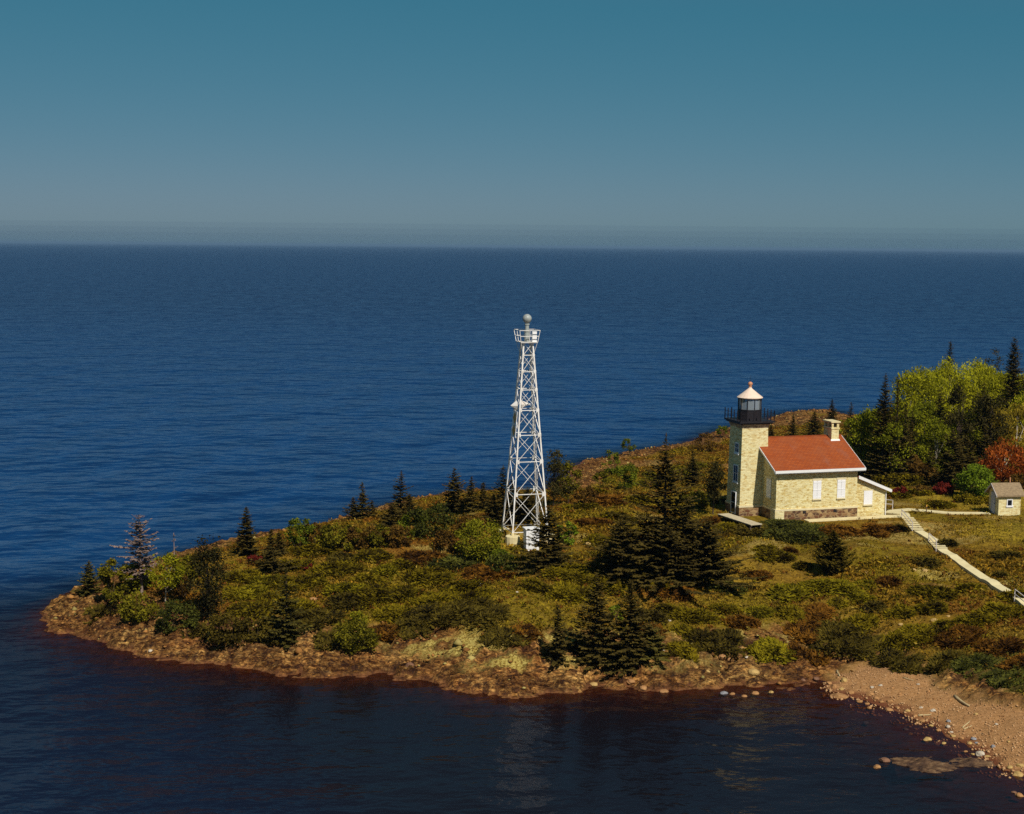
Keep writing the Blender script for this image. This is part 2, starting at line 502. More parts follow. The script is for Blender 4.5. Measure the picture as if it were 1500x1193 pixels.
# roof shingles: courses along the slope
t = NT('red_shingles')
tc = t.n('ShaderNodeTexCoord'); sx = t.n('ShaderNodeSeparateXYZ'); t.l(tc.outputs['Object'], sx.inputs[0])
cb = t.n('ShaderNodeCombineXYZ'); t.l(sx.outputs[0], cb.inputs[0]); t.l(t.math('MULTIPLY', sx.outputs[2], 1.9), cb.inputs[1])
br = t.n('ShaderNodeTexBrick'); br.inputs['Scale'].default_value = 1; br.inputs['Brick Width'].default_value = .38; br.inputs['Row Height'].default_value = .2
br.inputs['Mortar Size'].default_value = .016; br.inputs['Color1'].default_value = (.33, .074, .015, 1); br.inputs['Color2'].default_value = (.27, .056, .012, 1); br.inputs['Mortar'].default_value = (.17, .035, .014, 1)
t.l(cb.outputs[0], br.inputs['Vector'])
nz = t.noise(t.coords('Object'), .7, 5, .6)
c = t.mix(t.ramp(nz, [(.45, 0.0), (.75, .45)]), br.outputs['Color'], (.26, .085, .035))
fade = t.math('MULTIPLY', t.ramp(sx.outputs[0], [(0.0, 0.0), (1.0, 1.0)]), 1.0)
wear = t.noise(t.coords('Object', (1.2, .6, .6)), .55, 4)
c = t.mix(t.ramp(wear, [(.56, 0.0), (.72, .45)]), c, (.22, .10, .07))
M['roof'] = t.done(t.pbsdf(c, .85, t.bump(br.outputs['Fac'], .4, -.02), .2))
t = NT('brown_shingles'); v = t.coords('Object', (1, 1, 1))
c = t.ramp(t.noise(v, 6, 5, .7), [(.3, (.16, .11, .065)), (.55, (.27, .19, .105)), (.75, (.35, .25, .14))])
M['brownroof'] = t.done(t.pbsdf(c, .9, t.bump(t.noise(v, 14), .5, .03), .2))

# ground
t = NT('ground_cover')
ac = t.attr('tone'); arock = t.attr('rock'); abeach = t.attr('beach')
v = t.coords('Object'); vs = t.coords('Object', (1, 2.4, 2.4))
n1 = t.noise(v, 1.9, 6, .7); n2 = t.noise(v, 7.0, 5, .7); n3 = t.noise(vs, 1.3, 6, .72, .6)
veg = t.mix(t.ramp(n1, [(.38, 0.0), (.62, .75)]), ac.outputs['Color'], (.050, .026, .008))
veg = t.mix(t.ramp(n2, [(.50, 0.0), (.72, .7)]), veg, (.34, .22, .035))
rk = t.ramp(n3, [(.32, (.030, .013, .008)), (.42, (.13, .055, .017)), (.51, (.38, .19, .052)), (.61, (.57, .33, .10)), (.74, (.74, .52, .22))])
rk = t.mix(.85, rk, t.ramp(t.noise(vs, 4.0, 6, .75), [(.38, .10), (.49, .75), (.60, 1.5)]), 'MULTIPLY')
rk = t.mix(t.ramp(t.noise(v, .16, 4, .6), [(.40, .7), (.60, 0.0)]), rk, t.mix(1.0, rk, (.66, .50, .46), 'MULTIPLY'))
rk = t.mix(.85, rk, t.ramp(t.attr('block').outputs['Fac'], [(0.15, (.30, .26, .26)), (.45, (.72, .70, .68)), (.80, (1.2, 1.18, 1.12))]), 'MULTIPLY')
rk = t.mix(t.math('MULTIPLY', t.attr('crack').outputs['Fac'], t.ramp(n1, [(.35, .95), (.6, .35)])), rk, (.018, .010, .009))  # crevice dirt, darkened in the colour to supply shade contrast the sun leaves out
wv = t.n('ShaderNodeVectorMath', operation='ADD'); nzv = t.n('ShaderNodeTexNoise'); nzv.inputs['Scale'].default_value = .8; nzv.inputs['Detail'].default_value = 4
t.l(v, nzv.inputs['Vector']); sc_ = t.n('ShaderNodeVectorMath', operation='SCALE'); sc_.inputs['Scale'].default_value = .9; t.l(nzv.outputs['Color'], sc_.inputs[0])
mpv = t.coords('Object', (.55, 1.35, .6)); t.l(mpv, wv.inputs[0]); t.l(sc_.outputs[0], wv.inputs[1])
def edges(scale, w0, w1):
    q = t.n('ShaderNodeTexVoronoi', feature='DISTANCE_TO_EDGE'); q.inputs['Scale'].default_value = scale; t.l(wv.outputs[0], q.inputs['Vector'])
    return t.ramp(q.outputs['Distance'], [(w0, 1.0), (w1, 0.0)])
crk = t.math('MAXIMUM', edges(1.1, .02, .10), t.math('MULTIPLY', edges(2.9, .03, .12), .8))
rk = t.mix(t.math('MULTIPLY', crk, t.ramp(n1, [(.38, .95), (.60, .10)])), rk, (.022, .011, .009))  # further crack lines, their shade put into the colour
rk = t.mix(t.attr('lichen').outputs['Fac'], rk, t.ramp(n2, [(.38, (.07, .035, .012)), (.47, (.33, .23, .045)), (.62, (.56, .45, .13))]))
rk = t.mix(t.attr('wet').outputs['Fac'], rk, t.ramp(n1, [(.35, (.07, .026, .012)), (.65, (.24, .10, .04))]))
bc = t.ramp(t.noise(v, 5.5, 6, .75), [(.27, (.14, .060, .020)), (.43, (.34, .17, .065)), (.6, (.43, .225, .092)), (.76, (.64, .43, .25))])
bc = t.mix(t.attr('wet').outputs['Fac'], bc, (.16, .055, .025))
c = t.mix(arock.outputs['Fac'], veg, rk)
c = t.mix(abeach.outputs['Fac'], c, bc)
b1 = t.bump(n2, .6, .12); b2 = t.bump(n3, .7, .22, b1)
M['ground'] = t.done(t.pbsdf(c, 1.0, b2, .02))

# boulders and slabs
def rockmat(name, a, b, scale=2.2):
    t = NT(name); v = t.coords('Object'); oi = t.n('ShaderNodeObjectInfo')
    n = t.noise(v, scale, 6, .7)
    c = t.ramp(n, [(.3, a), (.68, b)])
    return t.done(t.pbsdf(c, .85, t.bump(t.noise(v, scale * 2.5, 5), .5, .05), .25))
M['rock_orange'] = rockmat('rock_orange', (.22, .095, .035), (.44, .23, .085))
M['rock_pale'] = rockmat('rock_pale', (.30, .23, .15), (.56, .48, .37))
M['rock_tan'] = rockmat('rock_tan', (.27, .16, .05), (.52, .34, .12))
M['rock_grey'] = rockmat('rock_grey', (.13, .12, .12), (.32, .31, .31))
M['rock_brown'] = rockmat('rock_brown', (.075, .035, .022), (.26, .13, .07))
M['pebble'] = rockmat('pebble', (.22, .09, .025), (.60, .36, .17), .8)

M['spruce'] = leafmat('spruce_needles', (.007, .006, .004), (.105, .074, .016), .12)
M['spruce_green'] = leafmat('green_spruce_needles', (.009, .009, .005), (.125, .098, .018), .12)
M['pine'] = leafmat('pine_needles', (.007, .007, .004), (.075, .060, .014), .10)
M['dead'] = leafmat('dead_twigs', (.09, .06, .045), (.27, .19, .15), .05)
M['bright'] = leafmat('fresh_leaves', (.09, .085, .005), (.34, .31, .014), .35)
M['birch'] = leafmat('birch_leaves', (.15, .145, .006), (.52, .48, .020), .4)
M['birchgreen'] = leafmat('green_birch_leaves', (.075, .082, .005), (.34, .335, .018), .4)
M['vivid'] = leafmat('vivid_leaves', (.06, .09, .006), (.24, .31, .02), .35)
M['yellowtwig'] = leafmat('budding_twigs', (.13, .085, .008), (.44, .32, .030), .35)
M['red'] = leafmat('red_buds', (.12, .028, .007), (.46, .115, .020), .35)
M['crimson'] = leafmat('crimson_leaves', (.07, .010, .008), (.24, .035, .020), .3)
M['brownleaf'] = leafmat('brown_leaves', (.028, .015, .005), (.19, .10, .016), .2)
M['oliveleaf'] = leafmat('olive_leaves', (.030, .028, .004), (.225, .185, .013), .25)
M['darkgreen'] = leafmat('dark_green_leaves', (.018, .020, .006), (.11, .11, .016), .25)
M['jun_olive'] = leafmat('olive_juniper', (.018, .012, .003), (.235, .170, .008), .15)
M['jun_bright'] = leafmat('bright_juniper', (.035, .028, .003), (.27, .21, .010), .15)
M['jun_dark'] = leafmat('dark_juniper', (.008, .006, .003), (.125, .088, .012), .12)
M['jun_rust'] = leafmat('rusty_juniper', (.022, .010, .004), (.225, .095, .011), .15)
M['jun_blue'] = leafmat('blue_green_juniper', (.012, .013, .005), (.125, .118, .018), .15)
t = NT('undergrowth'); at = t.attr('tone')
d = t.n('ShaderNodeBsdfDiffuse'); t.l(at.outputs['Color'], d.inputs['Color']); tr = t.n('ShaderNodeBsdfTranslucent'); t.l(at.outputs['Color'], tr.inputs['Color'])
mx = t.n('ShaderNodeMixShader'); mx.inputs[0].default_value = .2; t.l(d.outputs[0], mx.inputs[1]); t.l(tr.outputs[0], mx.inputs[2])
M['under'] = t.done(mx.outputs[0])

# water
t = NT('lake_water')
tcw = t.n('ShaderNodeTexCoord')
calm = t.attr('calm').outputs['Fac']; offs = t.attr('offshore').outputs['Fac']; clear = t.attr('clear').outputs['Fac']
gust = t.noise(t.coords('Object', (.16, .05, 1)), 1.0, 4, .6)
gusta = t.math('MULTIPLY', t.ramp(gust, [(.3, .55), (.7, 1.45)]), t.math('SUBTRACT', 1.0, t.math('MULTIPLY', calm, .82)))
nearw = t.math('SUBTRACT', 1.0, offs)
def wave_height(off):
    ad = t.n('ShaderNodeVectorMath', operation='ADD'); t.l(tcw.outputs['Object'], ad.inputs[0]); ad.inputs[1].default_value = off
    def lay(scale, rotd, sx, detail, rough, amp):
        mp = t.n('ShaderNodeMapping'); mp.inputs['Rotation'].default_value = (0, 0, R(rotd)); mp.inputs['Scale'].default_value = (sx, 1, 1)
        t.l(ad.outputs[0], mp.inputs['Vector'])
        return t.math('MULTIPLY', t.noise(mp.outputs[0], scale, detail, rough, .2), amp)
    q = t.math('ADD', lay(.055, 8, .7, 2, .5, 2.6), lay(.23, -14, .75, 2, .45, 1.35))
    q = t.math('ADD', q, lay(.52, -16, .58, 3, .55, t.math('ADD', .50, t.math('MULTIPLY', nearw, .55))))
    return t.math('ADD', q, lay(1.9, -8, .6, 3, .55, t.math('ADD', .035, t.math('MULTIPLY', nearw, .095))))
EPS = .06
h0 = wave_height((0, 0, 0)); hx = wave_height((EPS, 0, 0)); hy = wave_height((0, EPS, 0))
nv = t.n('ShaderNodeCombineXYZ')
t.l(t.math('MULTIPLY', t.math('MULTIPLY', t.math('SUBTRACT', h0, hx), 1 / EPS), gusta), nv.inputs[0])
t.l(t.math('MULTIPLY', t.math('MULTIPLY', t.math('SUBTRACT', h0, hy), 1 / EPS), gusta), nv.inputs[1])
nv.inputs[2].default_value = 1.0
bmp = t.n('ShaderNodeVectorMath', operation='NORMALIZE'); t.l(nv.outputs[0], bmp.inputs[0])
deepc = t.mix(offs, (.006, .006, .009), t.mix(t.attr('deep').outputs['Fac'], t.mix(t.ramp(gust, [(.4, 0.0), (.6, 1.0)]), (.0030, .024, .082), (.0045, .038, .120)), (.0010, .0085, .038)))
dif = t.n('ShaderNodeBsdfDiffuse'); t.l(deepc, dif.inputs['Color'])
gl2 = t.n('ShaderNodeBsdfGlossy'); t.l(bmp.outputs[0], gl2.inputs['Normal']); t.l(t.math('SUBTRACT', .14, t.math('MULTIPLY', offs, .04)), gl2.inputs['Roughness']); t.l(t.mix(offs, (.70, .68, .72), (.56, .76, 1.0)), gl2.inputs['Color'])
fr2 = t.n('ShaderNodeFresnel'); fr2.inputs[0].default_value = 1.33; t.l(bmp.outputs[0], fr2.inputs['Normal'])
dp = t.n('ShaderNodeMixShader'); fcalm = t.math('MULTIPLY', t.math('MINIMUM', fr2.outputs[0], .125), t.math('SUBTRACT', 1.0, offs))
t.l(t.math('ADD', fcalm, t.math('MULTIPLY', t.math('MULTIPLY', fr2.outputs[0], .74), offs)), dp.inputs[0])
t.l(dif.outputs[0], dp.inputs[1]); t.l(gl2.outputs[0], dp.inputs[2])
trn = t.n('ShaderNodeBsdfTransparent'); trn.inputs[0].default_value = (.52, .37, .31, 1)
gls = t.n('ShaderNodeBsdfGlossy'); gls.inputs['Color'].default_value = (.70, .68, .72, 1); gls.inputs['Roughness'].default_value = .13; t.l(bmp.outputs[0], gls.inputs['Normal'])
frn = t.n('ShaderNodeFresnel'); frn.inputs[0].default_value = 1.33; t.l(bmp.outputs[0], frn.inputs['Normal'])
cl = t.n('ShaderNodeMixShader'); t.l(t.math('MINIMUM', frn.outputs[0], .125), cl.inputs[0]); t.l(trn.outputs[0], cl.inputs[1]); t.l(gls.outputs[0], cl.inputs[2])
fin = t.n('ShaderNodeMixShader'); t.l(clear, fin.inputs[0]); t.l(dp.outputs[0], fin.inputs[1]); t.l(cl.outputs[0], fin.inputs[2])
M['water'] = t.done(fin.outputs[0])

# ------------------------------------------------------------------ world, sun, exposure
SUN_AZ = R(25); SUN_EL = R(48)
S = Vector((math.cos(SUN_EL) * math.sin(SUN_AZ), -math.cos(SUN_EL) * math.cos(SUN_AZ), math.sin(SUN_EL)))
w = bpy.data.worlds.new("World"); SC.world = w; w.use_nodes = True
nt = w.node_tree; bg = nt.nodes['Background']
sky = nt.nodes.new('ShaderNodeTexSky'); sky.sky_type = 'NISHITA'; sky.sun_disc = False
sky.sun_elevation = SUN_EL; sky.sun_rotation = math.pi - SUN_AZ
sky.air_density = 0.5; sky.dust_density = 0.6; sky.ozone_density = 1.0; sky.altitude = 0
# the film's response to the sky: reds fall off faster than greens and blues
sep = nt.nodes.new('ShaderNodeSeparateColor'); cmb = nt.nodes.new('ShaderNodeCombineColor')
nt.links.new(sky.outputs[0], sep.inputs[0])
def chan(i, k, g):
    p = nt.nodes.new('ShaderNodeMath'); p.operation = 'POWER'; p.inputs[1].default_value = g
    m = nt.nodes.new('ShaderNodeMath'); m.operation = 'MULTIPLY'; m.inputs[1].default_value = k
    mxn = nt.nodes.new('ShaderNodeMath'); mxn.operation = 'MAXIMUM'; mxn.inputs[1].default_value = .72 if i == 0 else 0.0
    nt.links.new(sep.outputs[i], p.inputs[0]); nt.links.new(p.outputs[0], m.inputs[0]); nt.links.new(m.outputs[0], mxn.inputs[0]); nt.links.new(mxn.outputs[0], cmb.inputs[i])
chan(0, .300, 1.396); chan(1, 1.70, .484); chan(2, 2.03, .467)
nt.links.new(cmb.outputs[0], bg.inputs['Color'])
bg.inputs['Strength'].default_value = 0.06
sl = bpy.data.lights.new("sun", 'SUN'); sl.energy = 4.6; sl.angle = R(0.5); sl.color = (1.0, 0.955, 0.88)
so = bpy.data.objects.new("sun", sl); link(so); so.rotation_euler = S.to_track_quat('Z', 'Y').to_euler(); so.location = (60, -40, 90)
vs_ = SC.view_settings
SC.display_settings.display_device = 'sRGB'
vs_.view_transform = 'Standard'; vs_.look = 'None'; vs_.exposure = 0.0; vs_.gamma = 1.0; vs_.use_curve_mapping = False
SC.render.engine = 'CYCLES'
cy = SC.cycles
cy.use_denoising = False
cy.max_bounces = 6; cy.diffuse_bounces = 3; cy.glossy_bounces = 2; cy.transparent_max_bounces = 12; cy.volume_bounces = 0
cy.sample_clamp_indirect = 2.0; cy.sample_clamp_direct = 6.0

# ------------------------------------------------------------------ ground sheet
def graded(a, b, s0, far, ratio=1.6, lo=True, hi=True):
    core = np.arange(a, b + 1e-6, s0)
    left = []; x = a; st = s0
    while x > far[0] and lo:
        st *= ratio; x -= st; left.append(x)
    right = []; x = b; st = s0
    while x < far[1] and hi:
        st *= ratio; x += st; right.append(x)
    return np.concatenate([np.array(left[::-1]), core, np.array(right)])


gx = np.concatenate([graded(-62, 62, .22, (-60000, 0), 1.7, True, False), 62 + np.cumsum(np.linspace(.27, 1.4, 120)),])
gx = np.concatenate([gx, gx[-1] + np.cumsum(1.6 * 1.5 ** np.arange(24))])
gy = [70.0]
while gy[-1] < 345: gy.append(gy[-1] + (.5 if gy[-1] < 77 else .15 if gy[-1] < 112 else min(1.2, .15 + (gy[-1] - 112) * .007)))
gy = np.array(gy)
gy = np.concatenate([70 - np.cumsum(.6 * 1.6 ** np.arange(16))[::-1], gy, gy[-1] + np.cumsum(1.5 * 1.6 ** np.arange(20))])
X, Y = np.meshgrid(gx, gy)
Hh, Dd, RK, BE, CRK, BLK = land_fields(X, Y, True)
nx, ny = len(gx), len(gy)
idx = np.arange(nx * ny).reshape(ny, nx)
F = np.stack([idx[:-1, :-1], idx[:-1, 1:], idx[1:, 1:], idx[1:, :-1]], -1).reshape(-1, 4)


def veg_color(x, y):
    """the plant cover's own colour, from place to place"""
    a = fbm(x * .13, y * .16, 101, 4); b = fbm(x * .22, y * .28, 133, 4); c = fbm(x * .09, y * .12, 155, 3)
    base = np.array([.250, .140, .014]); olive = np.array([.225, .152, .011]); rust = np.array([.200, .074, .011]); straw = np.array([.390, .262, .024]); green = np.array([.135, .120, .012])
    col = base + 0 * a[..., None]
    def blend(col, k, f): return col * (1 - f[..., None]) + k * f[..., None]
    col = blend(col, olive, sstep(.46, .6, a))
    col = blend(col, rust, sstep(.55, .68, b) * .8)
    u, v_ = house_local(x, y)
    grass = sstep(-14, -6, v_) * (1 - sstep(12, 16, v_)) * sstep(-9, -2, u) * (1 - sstep(34, 44, u))
    col = blend(col, straw, np.clip(grass * sstep(.36, .56, c) * .9 + .35 * sstep(.56, .68, c), 0, 1))
    col = blend(col, green, np.clip(grass * sstep(.5, .66, b) * .6, 0, 1))
    marsh = np.exp(-(((x - 31) / 9) ** 2 + ((y - 88) / 3.2) ** 2))
    col = blend(col, np.array([.070, .082, .018]), np.clip(marsh * 1.3, 0, .9))
    return col


tone = veg_color(X, Y)
lich = sstep(.44, .62, fbm(X * .45, Y * .8, 210, 4)) * sstep(1.4, 3.2, Dd) * sstep(-12, -4, X) * .85 * (1 - sstep(112, 120, Y))
outcrop = sstep(.64, .70, fbm(X * .16, Y * .24, 311, 4)) * sstep(8, 14, Dd)
RKc = np.clip(RK + outcrop * .8, 0, 1)
lich = lich * (1 - sstep(-7, -1.5, seg_dist(X, Y, BEACHP)))
lich = np.clip(lich + outcrop * .55, 0, .85)
wet = (1 - sstep(.0, .20, Hh + (vnoise(X * 1.3, Y * 1.3, 402) - .5) * .16))
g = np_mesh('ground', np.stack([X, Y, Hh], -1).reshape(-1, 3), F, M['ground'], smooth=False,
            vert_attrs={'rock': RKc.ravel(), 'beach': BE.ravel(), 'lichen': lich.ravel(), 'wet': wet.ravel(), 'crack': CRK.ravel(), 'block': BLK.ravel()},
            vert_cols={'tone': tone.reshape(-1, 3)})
tag(g, kind='structure')

# ------------------------------------------------------------------ water sheet
wx = np.concatenate([-70 - np.cumsum(1.2 * 1.35 ** np.arange(34))[::-1], np.arange(-70, 110, 1.0), 110 + np.cumsum(1.2 * 1.35 ** np.arange(34))])
wy = np.concatenate([55 - np.cumsum(1.2 * 1.4 ** np.arange(20))[::-1], np.arange(55, 260, 1.0), 260 + np.cumsum(1.2 * 1.3 ** np.arange(42))])
WX, WY = np.meshgrid(wx, wy)
WD = seg_dist(WX, WY, POLY)
# lee of the point: calm south of the shore, to the right of a line running down-left from the tip
pA = at_z(150, 955, 0); pB = at_z(330, 1193, 0)
side = (WX - pA[0]) * (pB[1] - pA[1]) - (WY - pA[1]) * (pB[0] - pA[0])
side = side / np.hypot(pB[0] - pA[0], pB[1] - pA[1])
pT = at_z(760, 1100, 0)
sgn = np.sign((pT[0] - pA[0]) * (pB[1] - pA[1]) - (pT[1] - pA[1]) * (pB[0] - pA[0]))
calmv = sstep(-3, 10, side * sgn) * (1 - sstep(104, 114, WY))
bedz = np.where((WX > GX0) & (WX < GX1) & (WY > GY0) & (WY < GY1), H(np.clip(WX, GX0, GX1), np.clip(WY, GY0, GY1)), -6)
clearv = np.clip(np.exp(np.minimum(bedz, 0) / 1.15), 0, 1) * .93
offv = (1 - calmv) * (.16 + .84 * sstep(92, 120, WY + .2 * WX))
nx, ny = len(wx), len(wy)
idx = np.arange(nx * ny).reshape(ny, nx)
F = np.stack([idx[:-1, :-1], idx[:-1, 1:], idx[1:, 1:], idx[1:, :-1]], -1).reshape(-1, 4)
wo = np_mesh('lake_water', np.stack([WX, WY, 0 * WX], -1).reshape(-1, 3), F, M['water'], smooth=True,
             vert_attrs={'calm': calmv.ravel(), 'clear': clearv.ravel(), 'offshore': offv.ravel(), 'deep': sstep(110, 750, WY).ravel()})
tag(wo, kind='structure')

# ------------------------------------------------------------------ plants: leaf-sized faces spread through each crown
def unit(a): return a / (np.linalg.norm(a, axis=-1, keepdims=True) + 1e-9)


def diamonds(c, u, nrm, ln, wd):
    u = unit(u); v = unit(np.cross(nrm, u))
    ln = np.broadcast_to(np.asarray(ln), (len(c),))[:, None]; wd = np.broadcast_to(np.asarray(wd), (len(c),))[:, None]
    V = np.stack([c - u * ln / 2, c + v * wd / 2 - u * ln * .05, c + u * ln / 2, c - v * wd / 2 - u * ln * .05], 1).reshape(-1, 3)
    return V, np.arange(len(V)).reshape(-1, 4)


def conifer_crown(h, r, rg, base=.04, pw=.85, tier=.42, droop=.28, ragged=.3, dens=1.0, leaf=1.0, lean=0.0, thin=1.0):
    C = []; U = []; N = []; L = []; W = []; A = []
    sp = max(.16, .8 * tier * min(1.0, .35 + h / 9.0))
    z = h * base
    tiers = []
    while z < h * .985:
        tiers.append(z); z += sp * (1.0 - .5 * z / h) * rg.uniform(.75, 1.25)
    p1, p2 = rg.uniform(0, 6.28, 2); w1 = rg.uniform(1.5, 4)
    for z0 in tiers:
        tt = z0 / h
        Rr = r * ((1 - tt) ** pw) + .03
        nb = max(5, int((7 + 4.2 * Rr) * dens))
        az0 = rg.uniform(0, 6.28)
        for k in range(nb):
            if rg.random() > thin: continue
            az = az0 + 6.283 * k / nb + rg.normal(0, .22)
            Lb = Rr * rg.uniform(1 - ragged * 1.6, 1 + ragged * .7)
            Lb *= 1 + ragged * .6 * math.sin(2 * az + p1 + w1 * tt) + ragged * .5 * math.sin(3 * az + p2 - 5 * tt)
            if Lb < .05: continue
            zb = z0 + rg.normal(0, sp * .30)
            n = max(3, int(Lb / (.13 * leaf)))
            s = np.linspace(.12, 1.0, n) ** .85
            out = np.array([math.cos(az), math.sin(az), 0]); side = np.array([-out[1], out[0], 0])
            dr = droop * (1.15 - tt * 1.6)
            zz = zb - dr * Lb * s + .22 * Lb * s * s
            P = out[None] * (Lb * s)[:, None]; P[:, 2] = zz
            for sg in (-1, 1, 0):
                ang = sg * rg.uniform(.65, 1.05, n)
                if sg == 0 and n > 4:
                    sel = slice(n - 3, n)
                else: sel = slice(0, n)
                d = out[None] * np.cos(ang)[:, None] + side[None] * np.sin(ang)[:, None]
                d[:, 2] = rg.normal(-.16, .16, n) + .25 * tt
                ll = ((.14 + .30 * (1 - s) * min(1.3, Lb)) * leaf * rg.uniform(.7, 1.3, n) + .07) * min(1.0, .35 + Rr * .8)
                c = P + unit(d) * (ll * .42)[:, None]
                nn = np.array([0, 0, 1.0])[None] + rg.normal(0, .38, (n, 3))
                C.append(c[sel]); U.append(d[sel]); N.append(nn[sel]); L.append(ll[sel]); W.append((np.minimum(.15 * leaf, ll * .55) * rg.uniform(.8, 1.4, n))[sel])
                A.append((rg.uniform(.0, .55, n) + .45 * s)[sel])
    # leader
    n = 10; zz = np.linspace(h * .93, h, n)
    c = np.zeros((n, 3)); c[:, 2] = zz; d = rg.normal(0, .5, (n, 3)); d[:, 2] = .8
    C.append(c); U.append(d); N.append(rg.normal(0, 1, (n, 3))); L.append(np.full(n, .22 * leaf)); W.append(np.full(n, .07)); A.append(rg.uniform(.2, .9, n))
    C = np.concatenate(C); C[:, 0] += lean * C[:, 2]
    V, F = diamonds(C, np.concatenate(U), np.concatenate(N), np.concatenate(L), np.concatenate(W))
    return V, F, np.clip(np.concatenate(A), 0, 1)


def leafy_crown(h, w, rg, base=.3, clumps=22, per=110, leaf=.17, cr=None, upright=0.0, shape=1.0, shell=.55, crk=1.0):
    """clumps of leaves on an uneven ellipsoid; returns crown mesh arrays and clump centres"""
    rz = h * (1 - base) / 2; zc = h * base + rz
    d = unit(rg.normal(0, 1, (clumps, 3))); rad = rg.uniform(shell, 1.0, clumps) ** .6
    c = d * rad[:, None] * np.array([w / 2 * .82, w / 2 * .82, rz * .86])
    c[:, 2] += zc
    tz = np.clip((c[:, 2] - h * base) / (2 * rz), 0, 1)
    taper = 1 - (1 - shape) * tz
    c[:, :2] *= taper[:, None]
    c[:, :2] += rg.normal(0, .05 * w, 2)
    c[:, :2] *= rg.uniform(.75, 1.08, (clumps, 1)); c[:, 2] += rg.uniform(-.05, .02, clumps) * h
    cr = cr or (.16 * w + .06 * h * (1 - base)) * crk
    C = []; U = []; N = []; L = []; A = []
    for i in range(clumps):
        n = int(per * rg.uniform(.6, 1.35)); rr = cr * rg.uniform(.6, 1.25)
        p = rg.normal(0, .48, (n, 3)); p *= np.minimum(1, 1.25 / (np.linalg.norm(p, axis=1, keepdims=True) + 1e-6))
        p = p * rr * np.array([1.0, 1.0, .78])
        C.append(p + c[i]); u = rg.normal(0, 1, (n, 3)) + unit(p) * .6; u[:, 2] += upright * 2
        U.append(u); nn = rg.normal(0, .8, (n, 3)) + unit(p) * .5; nn[:, 2] += .5; N.append(nn)
        L.append(leaf * rg.uniform(.7, 1.5, n) * (1 + upright)); A.append(np.clip(rg.uniform(0, .65, n) + rg.uniform(-.1, .4), 0, 1))
    L = np.concatenate(L)
    V, F = diamonds(np.concatenate(C), np.concatenate(U), np.concatenate(N), L, L * (.62 - .25 * upright))
    V[:, 2] = np.maximum(V[:, 2], .02)
    return V, F, np.concatenate(A), c


def taper_trunk(mb, pts, r0, r1, n=7):
    k = len(pts)
    mb.tube(pts, [r0 + (r1 - r0) * i / (k - 1) for i in range(k)], n)


def fix_scale(p, py_top): return max(.4, top_z(p, py_top) - p[2])


def conifer(name, label, cat, px, pyb, pyt, wpx, mat='spruce', dist=None, group=None, seed=0, **kw):
    p = at_dist(px, dist) if dist else hit(px, pyb)
    h = fix_scale(p, pyt); r = wpx * mpp(p) / 2 * 1.12
    rg = np.random.default_rng(int(px * 7 + pyb * 13 + seed))
    o = thing(name, label, cat, p - np.array([0, 0, .12]), rg.uniform(0, 6.28), group)
    kw = dict(kw); kw.setdefault('droop', rg.uniform(.08, .42)); kw.setdefault('tier', rg.uniform(.34, .56)); kw.setdefault('lean', rg.normal(0, .018)); kw.setdefault('thin', rg.uniform(.72, .97))
    kw['ragged'] = kw.get('ragged', .3) + rg.uniform(.0, .15); kw.setdefault('dens', rg.uniform(.85, 1.15))
    V, F, A = conifer_crown(h, r, rg, **kw)
    mb = MB(); taper_trunk(mb, [(0, 0, -.2), (kw.get('lean', 0) * h * .5, 0, h * .5), (kw.get('lean', 0) * h * .97, 0, h * .97)], .035 + .014 * h, .012)
    mb.build('trunk', M['deadbark'] if mat == 'dead' else M['bark'], o)
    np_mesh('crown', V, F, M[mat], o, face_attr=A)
    return o


def broadleaf(name, label, cat, px, pyb, pyt, wpx, mat, dist=None, group=None, seed=0, bark='bark', stems=1, **kw):
    p = at_dist(px, dist) if dist else hit(px, pyb)
    h = fix_scale(p, pyt); wd = wpx * mpp(p)
    rg = np.random.default_rng(int(px * 11 + pyb * 3 + seed))
    o = thing(name, label, cat, p - np.array([0, 0, .1]), 0, group)
    V, F, A, c = leafy_crown(h, wd, rg, **kw)
    mb = MB(); base = kw.get('base', .3); r0 = .02 + .012 * h
    if stems == 1:
        top = (rg.normal(0, .04 * wd), rg.normal(0, .04 * wd), h * .82)
        fork = (top[0] * .4, top[1] * .4, h * max(.12, base * .8))
        taper_trunk(mb, [(0, 0, -.2), fork, top], r0, .015)
    else:
        fork = (0, 0, 0)
    k = min(len(c), 9 if stems == 1 else max(6, stems * 2))
    for q in c[rg.choice(len(c), k, replace=False)]:
        zf = min(q[2] * .55, h * .5) if stems == 1 else -.1
        a = Vector((fork[0], fork[1], max(zf, fork[2] * .9))) if stems == 1 else Vector((q[0] * .15, q[1] * .15, -.1))
        b = Vector(q); m = a.lerp(b, .55) + Vector((rg.normal(0, .05 * wd), rg.normal(0, .05 * wd), .04 * h))
        taper_trunk(mb, [a, m, b], r0 * .45, .008, 5)
    mb.build('trunk' if stems == 1 else 'stem', M[bark], o)
    np_mesh('crown', V, F, M[mat], o, face_attr=A)
    return o


